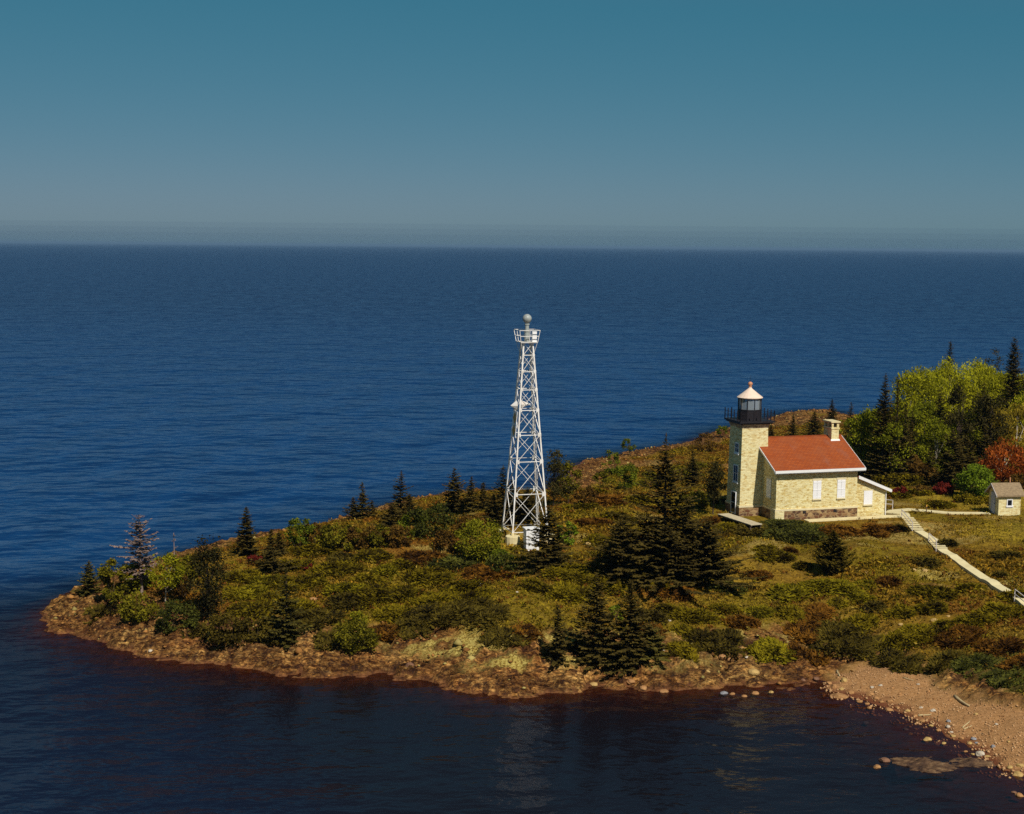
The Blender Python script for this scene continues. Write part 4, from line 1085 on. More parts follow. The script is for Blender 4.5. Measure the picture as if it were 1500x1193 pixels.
# ---- juniper mats
J = [  # px, base py, width px, kind, height factor
 (460, 815, 64, 'olive'), (503, 828, 44, 'dark'), (543, 824, 56, 'olive'), (490, 845, 76, 'olive'), (563, 848, 44, 'bright'), (613, 832, 76, 'rust'), (645, 832, 46, 'blue'),
 (460, 862, 62, 'olive'), (511, 874, 64, 'bright'), (551, 888, 92, 'olive'), (505, 892, 62, 'dark'), (628, 857, 70, 'olive'), (632, 892, 64, 'olive'), (464, 922, 74, 'dark'),
 (366, 880, 54, 'bright'), (372, 908, 72, 'olive'), (358, 856, 52, 'olive'), (581, 914, 62, 'olive'), (622, 922, 92, 'dark'), (660, 838, 84, 'blue'), (676, 870, 64, 'olive'),
 (682, 922, 104, 'dark'), (735, 949, 68, 'dark'), (720, 850, 74, 'rust'), (787, 868, 50, 'olive'), (837, 850, 84, 'olive'), (831, 880, 70, 'olive'), (894, 870, 52, 'olive'),
 (722, 916, 44, 'dark'), (857, 968, 52, 'dark'), (953, 860, 84, 'olive'), (1017, 858, 64, 'olive'), (987, 876, 52, 'rust'), (1067, 872, 46, 'blue'), (957, 914, 52, 'dark'),
 (1017, 912, 62, 'olive'), (950, 940, 52, 'rust'), (1051, 960, 90, 'dark'), (1128, 965, 72, 'bright'), (1113, 904, 38, 'bright'), (1100, 784, 48, 'dark'), (1163, 792, 110, 'blue'),
 (1122, 808, 27, 'olive'), (1157, 810, 14, 'rust'), (1138, 823, 52, 'olive'), (1176, 836, 26, 'olive'), (1152, 885, 64, 'bright'), (1215, 875, 88, 'bright'), (1268, 864, 30, 'bright'),
 (1261, 883, 34, 'bright'), (1227, 891, 20, 'olive'), (1197, 911, 44, 'rust'), (1227, 957, 102, 'dark'), (1261, 927, 48, 'olive'), (1311, 953, 56, 'olive'), (1345, 945, 62, 'olive'),
 (1367, 878, 66, 'olive'), (1357, 832, 34, 'dark'), (1387, 801, 26, 'dark'), (1470, 820, 42, 'dark'), (1465, 908, 68, 'olive'), (1359, 901, 52, 'olive'),
 (1281, 900, 32, 'dark'), (1468, 847, 24, 'dark'), (1425, 920, 60, 'olive'), (1400, 948, 70, 'rust'), (1462, 960, 60, 'rust'), (1230, 786, 60, 'rust'), (1282, 783, 60, 'rust'), (1318, 778, 26, 'dark'),
 (690, 890, 60, 'olive'), (590, 880, 60, 'olive'), (420, 866, 60, 'olive'), (400, 886, 50, 'olive'), (440, 898, 56, 'olive'), (540, 858, 50, 'olive'), (590, 836, 44, 'olive'), (430, 838, 50, 'olive'),
 (395, 860, 50, 'bright'), (340, 880, 40, 'olive'), (650, 906, 60, 'olive'), (700, 842, 40, 'rust'), (860, 858, 40, 'olive'), (880, 800, 50, 'olive'), (868, 772, 56, 'rust'), (905, 762, 56, 'olive'),
 (850, 748, 50, 'olive'), (895, 740, 54, 'rust'), (935, 738, 50, 'olive'), (870, 724, 44, 'olive'), (1060, 782, 34, 'olive'), (1040, 770, 34, 'rust'), (985, 900, 40, 'olive'), (1085, 920, 50, 'rust'),
 (1060, 900, 40, 'olive'), (1180, 940, 50, 'rust'), (1160, 910, 40, 'olive'), (1320, 905, 46, 'olive'), (1300, 860, 40, 'rust'), (1420, 868, 40, 'olive'), (1380, 930, 50, 'olive'), (1490, 880, 44, 'olive'),
 (1110, 850, 40, 'rust'), (1005, 940, 44, 'olive'), (770, 842, 36, 'blue'), (1330, 985, 40, 'dark'), (1420, 985, 56, 'blue'), (1470, 1005, 60, 'blue'),
 (150, 902, 46, 'dark'), (283, 938, 56, 'dark'), (345, 945, 56, 'dark'), (402, 946, 54, 'dark'), (486, 950, 52, 'dark'), (562, 942, 54, 'rust'), (602, 938, 54, 'dark'), (770, 940, 44, 'rust'), (1000, 966, 50, 'olive'), (1180, 968, 54, 'rust'),
 (1275, 965, 50, 'dark'), (1300, 978, 40, 'dark'), (1490, 985, 50, 'rust'), (1385, 985, 50, 'dark'), (1310, 730, 40, 'olive'), (1340, 726, 44, 'olive'), (1375, 745, 44, 'olive'),
]
JT = {'olive': 'olive juniper mat', 'bright': 'yellow-green juniper mat', 'dark': 'dark juniper mat', 'rust': 'rusty brown juniper mat', 'blue': 'dull green juniper mat'}
LM = {'white lattice tower': (770, 790), 'lone cone-shaped shrub': (1219, 842), 'front spruce pair': (900, 975), 'slim spruce above the left rocks': (420, 940),
      'stone shed': (1468, 752), 'rounded dark green bush': (645, 788), 'wooden stairs': (1335, 765), 'pebble beach corner': (1240, 990), 'tallest dark spruce': (975, 838), 'dark pine of the left thicket': (304, 912)}
jl = rank_labels([(k, x, y) for x, y, w_, k in J], JT, LM)
jun_cache = {}
for i, ((px, py, wp, kd), lb) in enumerate(zip(J, jl)):
    p = hit(px, py); wd = wp * mpp(p)
    p = p + np.array([p[0], p[1], 0]) / np.hypot(p[0], p[1]) * wd * .30
    p[2] = float(H(p[0], p[1]))
    q = (kd, round(wd * 2) / 2)
    rg = np.random.default_rng(900 + i)
    V, F, A = mat_mesh(wd, (.34 + .16 * wd ** .7) * (.6 if kd == 'blue' else .9), rg)
    xy = V[:, :2] + p[:2]
    V[:, 2] += np.clip(H(xy[:, 0], xy[:, 1]) - p[2], -.5, .5)          # the mat lies on the ground it grows on
    o = np_mesh('juniper_mat', V, F, M['jun_' + kd], None, face_attr=A)
    o.location = (p[0], p[1], p[2] - .03)
    tag(o, lb, 'juniper', 'juniper mats on the heath')

# ---- heath and grass no one could count
def undergrowth():
    n = 760000
    # sampled in view-wedge so that near and far ground are equally covered
    Yv = np.sqrt(rng.uniform(80 ** 2, 235 ** 2, n)); Xv = Yv * rng.uniform(-.36, .56, n)
    d = SD(Xv, Yv); rk = _lookup(_RK, Xv, Yv); be = _lookup(_BE, Xv, Yv)
    u, v_ = house_local(Xv, Yv)
    grass = (u > -5) & (u < 34) & (v_ > -12) & (v_ < 13)
    dens = np.clip((1 - rk * 1.35) * (1 - be * 1.2), 0, 1) * sstep(1.0, 4, d)
    dens *= np.where(grass, .8, 1.0) * (.25 + .75 * sstep(.28, .5, fbm(Xv * .25, Yv * .3, 500, 3)))
    inside = (u > -2.6) & (u < 12) & (v_ > -1.2) & (v_ < 9)
    ok = (rng.random(n) < dens) & ~inside & ~near_path(Xv, Yv)
    Xv, Yv, grass = Xv[ok], Yv[ok], grass[ok]; n = len(Xv)
    Z = H(Xv, Yv)
    hgt = rng.uniform(.05, .18, n) * np.where(grass, .55, 1.0) * (1 + .9 * sstep(.5, .7, fbm(Xv * .18, Yv * .2, 520, 3)))
    col = veg_color(Xv, Yv) * rng.uniform(.28, 1.40, (n, 1))
    jit = rng.random(n)[:, None]
    col = np.where(jit < .10, col * np.array([1.25, 1.15, .9]), np.where(jit > .84, col * np.array([.5, .6, .6]), col))
    Cs = []; Us = []; Ns = []; Ls = []; Cc = []
    for k in range(2):
        c = np.stack([Xv, Yv, Z + hgt * rng.uniform(.25, .8, n)], 1) + rng.normal(0, .09, (n, 3)) * np.array([1, 1, .3])
        uu = rng.normal(0, 1, (n, 3)); uu[:, 2] = np.abs(uu[:, 2]) * .8 + np.where(grass, .8, .15)
        nn = rng.normal(0, .8, (n, 3)); nn[:, 2] += .5
        Cs.append(c); Us.append(uu); Ns.append(nn); Ls.append(hgt * rng.uniform(.8, 1.5, n) + .05); Cc.append(col * rng.uniform(.75, 1.25, (n, 1)))
    # knee-high tufts of heath between the mats
    pick = rng.choice(n, 15000, replace=False); pick = pick[(~grass[pick]) | (rng.random(len(pick)) < .35)]
    k = 15; m_ = len(pick); rad = rng.uniform(.15, .42, m_)
    off = rng.normal(0, .5, (m_, k, 3)) * rad[:, None, None]; off[..., 2] = np.abs(off[..., 2]) * .75 + .05
    cc = np.stack([Xv[pick], Yv[pick], Z[pick]], 1)[:, None] + off
    tcol = np.array([[.20, .105, .012], [.11, .065, .012], [.19, .145, .010], [.17, .060, .012], [.30, .20, .03]])[rng.integers(0, 5, m_)]
    fc_ = np.repeat(tcol[:, None], k, 1) * rng.uniform(.35, 1.3, (m_, k, 1))
    Cs.append(cc.reshape(-1, 3)); uu = off.reshape(-1, 3) + rng.normal(0, .15, (m_ * k, 3)); uu[:, 2] = np.abs(uu[:, 2]); Us.append(uu)
    nn = rng.normal(0, .7, (m_ * k, 3)); nn[:, 2] += .6; Ns.append(nn); Ls.append(rng.uniform(.12, .32, m_ * k)); Cc.append(fc_.reshape(-1, 3))
    L = np.concatenate(Ls)
    V, F = diamonds(np.concatenate(Cs), np.concatenate(Us), np.concatenate(Ns), L, L * .42)
    o = np_mesh('heath_undergrowth', V, F, M['under'], None, face_col=np.clip(np.concatenate(Cc), 0, 1))
    tag(o, kind='stuff')


# ------------------------------------------------------------------ rocks and driftwood
def rock_mesh(name, rx, ry, rz, seed, m, rough=.35, flat=.0):
    import bmesh
    bm = bmesh.new(); bmesh.ops.create_icosphere(bm, subdivisions=3, radius=1.0)
    rg = np.random.default_rng(seed)
    off = rg.uniform(0, 50, 3)
    P = np.array([v.co[:] for v in bm.verts])
    planes = unit(rg.normal(0, 1, (7, 3))); cut = rg.uniform(.62, .95, 7)
    for k in range(7):
        dd = P @ planes[k] - cut[k]
        P = P - np.maximum(dd, 0)[:, None] * planes[k] * .9
    nz = (fbm(P[:, 0] * 1.6 + off[0] + P[:, 2], P[:, 1] * 1.6 + off[1] - P[:, 2], seed, 3) - .5)
    P = P * (1 + rough * nz)[:, None]
    P = P * np.array([rx, ry, rz])
    P[:, 2] = np.where(P[:, 2] > rz * (1 - flat), rz * (1 - flat) + (P[:, 2] - rz * (1 - flat)) * .15, P[:, 2])
    for v, q in zip(bm.verts, P): v.co = q
    me = bpy.data.meshes.new(name); bm.to_mesh(me); bm.free(); me.materials.append(m)
    o = bpy.data.objects.new(name, me)
    return link(o)


BO = [ # px, py (waterline/ground), width px, kind, z plane (None = ground)
 (1230, 1023, 27, 'orange', 'w'), (1237, 1002, 11, 'tan', None), (1215, 1004, 10, 'orange', None), (1303, 1041, 12, 'orange', 'w'), (1304, 1031, 10, 'orange', None), (1275, 1021, 12, 'orange', None),
 (1260, 1029, 10, 'orange', 'w'), (1271, 1032, 8, 'orange', 'w'), (1274, 1038, 7, 'orange', 'w'), (1269, 1056, 9, 'grey', 's'), (1328, 1066, 8, 'grey', 's'), (1335, 1073, 8, 'tan', 's'),
 (1359, 1085, 15, 'tan', 'w'), (1383, 1090, 8, 'tan', 'w'), (1367, 1045, 9, 'pale', None), (1350, 1041, 6, 'pale', None), (1389, 1068, 8, 'pale', None), (1390, 1060, 7, 'grey', None),
 (1394, 1075, 6, 'pale', None), (1397, 1081, 8, 'tan', None), (1437, 1109, 14, 'pale', None), (1426, 1106, 7, 'tan', 'w'), (1460, 1064, 6, 'pale', None), (1427, 1087, 9, 'grey', None),
 (1431, 1092, 6, 'grey', None), (1455, 1098, 8, 'grey', None), (1421, 1092, 8, 'tan', None), (1297, 1116, 17, 'brown', 'w'), (1285, 1126, 14, 'orange', 'w'), (1495, 1128, 12, 'tan', None),
 (1492, 1137, 15, 'tan', 'w'), (1415, 1102, 7, 'orange', 'w'), (1495, 1167, 13, 'orange', 'w'), (1486, 1162, 8, 'brown', 'w'), (1061, 1017, 12, 'grey', 'w'), (1091, 1021, 9, 'orange', 'w'),
 (1107, 1017, 11, 'orange', 'w'), (1130, 1015, 8, 'tan', 'w'), (1073, 1018, 8, 'orange', 'w'), (924, 1005, 14, 'orange', None), (943, 1012, 12, 'orange', None), (973, 1015, 14, 'orange', 'w'),
 (870, 1009, 12, 'tan', None), (1104, 991, 18, 'tan', None), (1059, 969, 13, 'orange', None), (1069, 969, 9, 'orange', None), (1079, 974, 8, 'pale', None), (1094, 967, 6, 'pale', None),
 (973, 956, 6, 'pale', None), (1037, 990, 8, 'tan', None), (981, 913, 6, 'pale', None), (445, 935, 8, 'pale', None), (220, 958, 8, 'pale', None), (362, 943, 7, 'tan', None),
 (361, 886, 6, 'pale', None), (414, 807, 5, 'pale', None), (459, 881, 11, 'orange', None), (600, 983, 12, 'brown', None), (863, 802, 13, 'tan', None), (788, 858, 10, 'pale', None),
 (704, 860, 8, 'pale', None), (757, 870, 6, 'pale', None), (1270, 842, 8, 'tan', None), (1340, 838, 8, 'tan', None), (1356, 840, 9, 'tan', None), (1300, 818, 5, 'tan', None),
 (1390, 907, 7, 'tan', None), (1271, 902, 5, 'tan', None), (1369, 912, 11, 'tan', None), (1320, 918, 8, 'tan', None), (1290, 1008, 6, 'pale', None), (1278, 1010, 6, 'pale', None),
 (1307, 1012, 7, 'orange', None), (1318, 1020, 6, 'orange', None), (1284, 1026, 8, 'orange', None), (1292, 1032, 8, 'orange', None), (1315, 1040, 7, 'orange', None), (1330, 1046, 8, 'tan', None),
 (1341, 1052, 7, 'orange', None), (1352, 1060, 9, 'orange', None), (1364, 1068, 8, 'tan', None), (1375, 1074, 8, 'orange', None), (1409, 1086, 8, 'orange', None), (1447, 1112, 9, 'tan', None),
 (1222, 1010, 10, 'orange', None), (1234, 1014, 9, 'tan', None), (1247, 1018, 9, 'orange', None), (1176, 1000, 9, 'brown', None), (1196, 998, 9, 'brown', None), (1480, 1128, 9, 'tan', None),
 (1345, 1006, 5, 'pale', None), (1360, 1016, 6, 'orange', None), (1392, 1030, 6, 'orange', None), (1430, 1050, 6, 'tan', None), (1455, 1075, 6, 'orange', None), (1478, 1090, 5, 'tan', None),
]
BT = {'orange': 'rounded orange-brown boulder', 'pale': 'pale whitish boulder', 'tan': 'tan boulder', 'grey': 'grey boulder', 'brown': 'dark brown boulder'}
LMB = {'long driftwood log': (1408, 1030), 'flat rock slab in the water': (1361, 1121), 'inner corner of the cove': (1208, 1000), 'tallest dark spruce': (975, 838), 'front spruce pair': (900, 975),
       'left tip of the point': (75, 900), 'wooden stairs': (1335, 765), 'slim spruce above the left rocks': (420, 940), 'lone cone-shaped shrub': (1219, 842), 'layered spruce by the tower': (803, 832)}
bl = rank_labels([(k, x, y) for x, y, w_, k, z in BO], BT, LMB)
for i, ((px, py, wp, kd, zz), lb) in enumerate(zip(BO, bl)):
    p = at_z(px, py, 0.0) if zz in ('w', 's') else hit(px, py - 1)
    r = wp * mpp(p) / 2
    rg = np.random.default_rng(3000 + i)
    rz = r * rg.uniform(.5, .75); rz = r * .35 if wp > 20 else rz
    o = rock_mesh('boulder', r, r * rg.uniform(.7, 1.0), rz, 3000 + i, M['rock_' + kd])
    zc = {'w': .0, 's': -rz - .05}.get(zz, p[2] + rz * .35 if zz is None else 0)
    o.location = (p[0], p[1] + r * .5, zc); o.rotation_euler = (rg.normal(0, .08), rg.normal(0, .08), rg.uniform(-.5, .5))
    tag(o, lb, 'boulder', 'boulders along the shore')


def slab(px, py, wp, hp, lb, seed, z=0.0):
    p = at_z(px, py, 0); r = wp * mpp(p) / 2
    dep = np.linalg.norm(at_z(px, py - hp, 0)[:2] - p[:2]) * .55
    nx_, ny_ = 90, 60
    xs, ys = np.meshgrid(np.linspace(-1.25, 1.25, nx_), np.linspace(-1.25, 1.25, ny_))
    q = np.hypot(xs, ys); X_ = xs * r; Y_ = ys * dep
    e = .10 * (1 - q ** 2.2) + (fbm(X_ * .9 + seed, Y_ * 1.6, seed, 4) - .5) * .34 + (np.abs(fbm(X_ * 2.2, Y_ * 4 + seed, seed + 3, 3) - .5) - .12) * .30
    st_ = (Y_ * 2.2 + X_ * .25 + fbm(X_, Y_, seed + 9, 2)) ; e += ((st_ - np.floor(st_)) - .5) * .07
    e = np.maximum(e, -.9)
    idx_ = np.arange(nx_ * ny_).reshape(ny_, nx_)
    F_ = np.stack([idx_[:-1, :-1], idx_[:-1, 1:], idx_[1:, 1:], idx_[1:, :-1]], -1).reshape(-1, 4)
    o = np_mesh('rock_slab', np.stack([X_, Y_, e + .02 + z], -1).reshape(-1, 3), F_, M['slabrock'], None)
    sd_m = o.modifiers.new('depth', 'SOLIDIFY'); sd_m.thickness = .25; sd_m.offset = -1
    o.location = (p[0], p[1] + dep, 0); o.rotation_euler = (0, 0, -.05)
    tag(o, lb, 'rock slab')
t = NT('slab_rock'); v = t.coords('Object', (1, 1.8, 1.8)); n = t.noise(v, 1.6, 6, .72)
c = t.ramp(n, [(.36, (.022, .011, .008)), (.48, (.070, .036, .018)), (.6, (.135, .075, .035)), (.74, (.23, .15, .075))])
M['slabrock'] = t.done(t.pbsdf(c, .8, t.bump(t.noise(v, 4, 6, .7), .7, .08), .25))
slab(1363, 1130, 76, 18, 'big flat brown rock slab lying in the shallow water of the cove', 5001)
slab(1430, 1124, 62, 10, 'narrow brown rock shelf joining the big slab to the pebble beach', 5002, z=-.03)


def log(a, b, w, lb, lift=.06, name='driftwood_log'):
    A = hit(*a); B = hit(*b); mid = (A + B) / 2
    mb = MB(); n = 5; pts = []
    for i in range(n):
        q = A + (B - A) * i / (n - 1); pts.append((q[0] - mid[0], q[1] - mid[1] + .03 * math.sin(i * 1.7), float(H(q[0], q[1])) - mid[2] + w * .5))
    mb.tube(pts, [w * .62, w * .6, w * .52, w * .45, w * .3], 8)
    o = mb.build(name, M['drift'], None, smooth=True); o.location = mid; tag(o, lb, 'driftwood', 'driftwood on the shore')
log((1398, 1023), (1420, 1037), .16, 'long pale driftwood log lying high on the pebble beach')
log((1323, 994), (1338, 999), .07, 'thin driftwood stick near the upper edge of the pebble beach')
log((1410, 1068), (1421, 1058), .08, 'slanting driftwood branch on the beach above the pale boulders')
log((1412, 1070), (1424, 1064), .07, 'lower of two crossed driftwood branches on the beach')
log((1345, 1050), (1364, 1050), .10, 'straight whitish driftwood log at the waterline of the beach')
log((1226, 986), (1230, 992), .12, 'short upright white driftwood stub at the cove corner')


def pebbles():
    n = 5200
    px = rng.uniform(1180, 1560, n); py = rng.uniform(975, 1190, n)
    V0 = []; F0 = []
    base = np.array([[1, 0, 0], [0, 1, 0], [-1, 0, 0], [0, -1, 0], [0, 0, .75], [0, 0, -.5]], float)
    fc = np.array([[0, 1, 4], [1, 2, 4], [2, 3, 4], [3, 0, 4], [1, 0, 5], [2, 1, 5], [3, 2, 5], [0, 3, 5]])
    k = 0
    for x, y in zip(px, py):
        q = at_z(x, y, .3); b = float(_lookup(_BE, q[0], q[1])); d = float(SD(q[0], q[1]))
        if b < .5 or d < -1.5 or d > 9: continue
        z = float(H(q[0], q[1]))
        near = math.exp(-max(d, 0) / 1.2)
        s = rng.uniform(.03, .085) * (1 + 1.2 * near * rng.random())
        a = rng.uniform(0, 6.28); ca, sa = math.cos(a), math.sin(a)
        P = base * s * rng.uniform(.7, 1.25, (6, 3)); P = np.stack([P[:, 0] * ca - P[:, 1] * sa, P[:, 0] * sa + P[:, 1] * ca, P[:, 2]], 1)
        V0.append(P + np.array([q[0], q[1], z + s * .25])); F0.append(fc + k); k += 6
    o = np_mesh('beach_pebbles', np.concatenate(V0), np.concatenate(F0), M['pebble'], None)
    tag(o, kind='stuff')
pebbles()


def rubble():
    """loose broken stone on the rock shelf"""
    n = 90000
    Yv = np.sqrt(rng.uniform(84 ** 2, 250 ** 2, n)); Xv = Yv * rng.uniform(-.34, .3, n)
    rk = _lookup(_RK, Xv, Yv); d = SD(Xv, Yv)
    ok = (rng.random(n) < rk * .5 * sstep(.35, .6, fbm(Xv * .4, Yv * .5, 610, 3))) & (d > .2)
    Xv, Yv = Xv[ok], Yv[ok]; Z = H(Xv, Yv); n = len(Xv)
    base = np.array([[1, .2, 0], [0, 1, .1], [-1, 0, 0], [0, -1, .1], [.2, 0, .7], [0, 0, -.6]], float)
    fc = np.array([[0, 1, 4], [1, 2, 4], [2, 3, 4], [3, 0, 4], [1, 0, 5], [2, 1, 5], [3, 2, 5], [0, 3, 5]])
    s = rng.uniform(.05, .19, n) * (1 + (rng.random(n) > .93) * 1.3)
    P = base[None] * s[:, None, None] * rng.uniform(.6, 1.4, (n, 6, 3))
    a = rng.uniform(0, 6.28, n); ca = np.cos(a)[:, None]; sa = np.sin(a)[:, None]
    P = np.stack([P[..., 0] * ca - P[..., 1] * sa, P[..., 0] * sa + P[..., 1] * ca, P[..., 2]], -1)
    P += np.stack([Xv, Yv, Z + s * .2], 1)[:, None]
    F = (fc[None] + (np.arange(n) * 6)[:, None, None]).reshape(-1, 3)
    tn = np.array([.24, .11, .032]) * rng.uniform(.25, 1.9, (n, 1)); tn = np.where(rng.random((n, 1)) > .8, np.array([.46, .35, .11]) * rng.uniform(.6, 1.2, (n, 1)), tn)
    o = np_mesh('shore_rubble', P.reshape(-1, 3), F, M['under'], None, face_col=np.repeat(tn, 8, 0))
    tag(o, kind='stuff')
rubble()

# ------------------------------------------------------------------ lighthouse with its keeper's house (one joined building)
LH = thing('lighthouse', 'cream brick lighthouse with black lantern and red-roofed keeper\'s house on the grassy terrace', 'lighthouse', HO, HROT)
L_, DP = 7.9, 8.0
SL = .515; ZW = 4.66; RY = DP / 2


def pent(y0, y1, z0, top): return [(0, y0, z0), (0, y1, z0), (0, y1, top + SL * min(y1, DP - y1)), (0, RY, top + SL * RY), (0, y0, top + SL * min(y0, DP - y0))]
mb = MB(); mb.prism([(0, 0, .99), (0, DP, .99), (0, DP, ZW + .04), (0, RY, ZW + .04 + SL * RY), (0, 0, ZW + .04)], (L_, 0, 0))
mb.build('house_wall', M['brick'], LH)
MB().box(-.07, L_ + .07, -.07, DP + .07, -.5, .84).build('house_foundation', M['stone'], LH)
MB().box(-.09, L_ + .09, -.09, DP + .09, .84, 1.0).build('house_band', M['band'], LH)
MB().box(-.11, .78, -.11, .78, -.5, .835).build('corner_pier', M['brick_pale'], LH)
# roof: one folded slab
th = .13; o1, o2 = -.40, L_ + .46; ey = -.50
rz = lambda y: ZW + SL * min(y, DP - y)
prof = [(o1, ey, rz(ey)), (o1, RY, rz(RY)), (o1, DP - ey, rz(DP - ey)), (o1, DP - ey, rz(DP - ey) + th), (o1, RY, rz(RY) + th), (o1, ey, rz(ey) + th)]
roof = MB().prism(prof, (o2 - o1, 0, 0)).build('house_roof', M['roof'], LH)
mb = MB().box(o1 - .02, o2 + .02, ey - .12, ey - .003, rz(ey) - .12, rz(ey) + .10)
mb.box(o1 - .02, o2 + .02, ey - .06, ey + .10, rz(ey) - .19, rz(ey) - .123); mb.build('gutter', M['trim'], roof)
MB().box(o1 - .02, o2 + .02, DP - ey + .003, DP - ey + .12, rz(ey) - .12, rz(ey) + .10).build('gutter', M['trim'], roof)
for xx in (o1 - .05, o2 + .003):
    mb = MB()
    mb.prism([(xx, ey, rz(ey) - .07), (xx, RY, rz(RY) - .07), (xx, RY, rz(RY) + th - .02), (xx, ey, rz(ey) + th - .02)], (.047, 0, 0))
    mb.prism([(xx, RY + .001, rz(RY) - .07), (xx, DP - ey, rz(ey) - .07), (xx, DP - ey, rz(ey) + th - .02), (xx, RY + .001, rz(RY) + th - .02)], (.047, 0, 0))
    mb.build('verge_board', M['trim'], roof)
MB().box(o1, o2, RY - .10, RY + .10, rz(RY) + th - .03, rz(RY) + th + .035).build('ridge_cap', M['roof'], roof)
# chimney
cx0, cx1, cy0, cy1 = 7.0, 7.74, 3.28, 4.72; zt = rz(RY) + 1.35
mb = MB().box(cx0, cx1, cy0, cy1, rz(cy0) - .1, zt - .52)
mb.box(cx0 - .05, cx1 + .05, cy0 - .05, cy1 + .05, zt - .60, zt - .44)
for (a, b) in ((cx0, cx0 + .2), (cx1 - .2, cx1)):
    for (c_, d_) in ((cy0, cy0 + .2), (cy0 + .62, cy0 + .82), (cy1 - .2, cy1)): mb.box(a, b, c_, d_, zt - .44, zt)
ch = mb.build('chimney', M['brick_pale'], roof, bevel=.015)
# the whole chimney is one material; a paler hood slab tops it, a dark flue shows inside
MB().box(cx0 - .10, cx1 + .10, cy0 - .10, cy1 + .10, zt, zt + .12).build('chimney_cap', M['concrete'], roof)
MB().box(cx0 + .21, cx1 - .21, cy0 + .21, cy1 - .21, zt - .44, zt - .003).build('flue', M['black'], roof)
MB().frustum(cx0 - .10, cx1 + .10, cy0 - .12, cy0 - .001, rz(cy0 - .12) + th - .03, cx0 - .06, cx1 + .06, cy0 - .05, cy0 - .001, rz(cy0) + th + .09).build('flashing', M['trim'], roof)


def shutter(x0, x1, z0, z1, face='front', yy=0.0, name='shuttered_window'):
    """closed white shutters with lintel and sill, standing just proud of the wall"""
    mb = MB(); md = (x0 + x1) / 2
    fr = MB()
    if face == 'front':
        mb.box(x0, md - .008, yy - .045, yy - .002, z0, z1); mb.box(md + .008, x1, yy - .045, yy - .002, z0, z1)
        for zz in (z0 + .08, (z0 + z1) / 2 - .05, z1 - .2): mb.box(x0 + .03, x1 - .03, yy - .06, yy - .046, zz, zz + .09)
        o = mb.build(name, M['white'], LH, bevel=.004)
        MB().box(x0 - .06, x1 + .06, yy - .12, yy - .002, z0 - .11, z0 - .004).build('sill', M['band'], o)
        MB().box(x0 - .08, x1 + .08, yy - .03, yy - .002, z1 + .004, z1 + .2).build('lintel', M['band'], o)
    else:
        mb.box(yy - .045, yy - .002, x0, md - .008, z0, z1); mb.box(yy - .045, yy - .002, md + .008, x1, z0, z1)
        o = mb.build(name, M['white'], LH, bevel=.004)
        MB().box(yy - .12, yy - .002, x0 - .06, x1 + .06, z0 - .11, z0 - .004).build('sill', M['band'], o)
        MB().box(yy - .03, yy - .002, x0 - .08, x1 + .08, z1 + .004, z1 + .2).build('lintel', M['band'], o)
    return o
shutter(3.55, 4.35, 1.80, 3.42); shutter(5.92, 6.72, 1.80, 3.42); shutter(1.0, 1.85, 1.85, 3.5, 'left')
mb = MB()
for x in (2.6, 5.6): mb.box(x, x + .3, -.105, -.072, .55, .78)
mb.build('cellar_vent', M['black'], LH)
# lean-to at the right gable
ax0, ax1 = L_ + .003, 10.85; ay0, ay1 = .22, 6.2; za, zb = 3.60, 2.42
MB().prism([(ax0, ay0, -.5), (ax1, ay0, -.5), (ax1, ay0, zb), (ax0, ay0, za)], (0, ay1 - ay0, 0)).build('lean_to_wall', M['brick'], LH)
k = (za - zb) / (ax1 - ax0)
zl = lambda x: za - k * (x - ax0)
lr = MB().prism([(ax0, ay0 - .32, zl(ax0) + .005), (ax1 + .4, ay0 - .32, zl(ax1 + .4) + .005), (ax1 + .4, ay0 - .32, zl(ax1 + .4) + .12), (ax0, ay0 - .32, zl(ax0) + .12)], (0, ay1 - ay0 + .6, 0)).build('lean_to_roof', M['roof'], LH)
MB().prism([(ax0 - .02 + .09, ay0 - .37, zl(ax0) - .13), (ax1 + .44, ay0 - .37, zl(ax1 + .44) - .13), (ax1 + .44, ay0 - .37, zl(ax1 + .44) + .15), (ax0 + .07, ay0 - .37, zl(ax0) + .15)], (0, .047, 0)).build('verge_board', M['trim'], lr)
MB().box(ax1 + .405, ax1 + .50, ay0 - .36, ay1 + .3, zl(ax1 + .4) - .10, zl(ax1 + .4) + .10).build('gutter', M['trim'], lr)
mb = MB().box(8.72, 9.58, ay0 - .045, ay0 - .002, 1.05, 2.28); o = mb.build('shuttered_window', M['white'], LH, bevel=.004)
MB().box(8.66, 9.64, ay0 - .12, ay0 - .002, .94, 1.046).build('sill', M['band'], o)
MB().box(8.64, 9.66, ay0 - .03, ay0 - .002, 2.284, 2.38).build('lintel', M['band'], o)
mb = MB().tube([(ax1 + .07, ay0 - .06, -.05), (ax1 + .07, ay0 - .06, zb - .1), (ax1 + .40, ay0 - .06, zb - .15 + .02)], [.05, .05, .05], 8); mb.build('downpipe', M['trim'], LH)

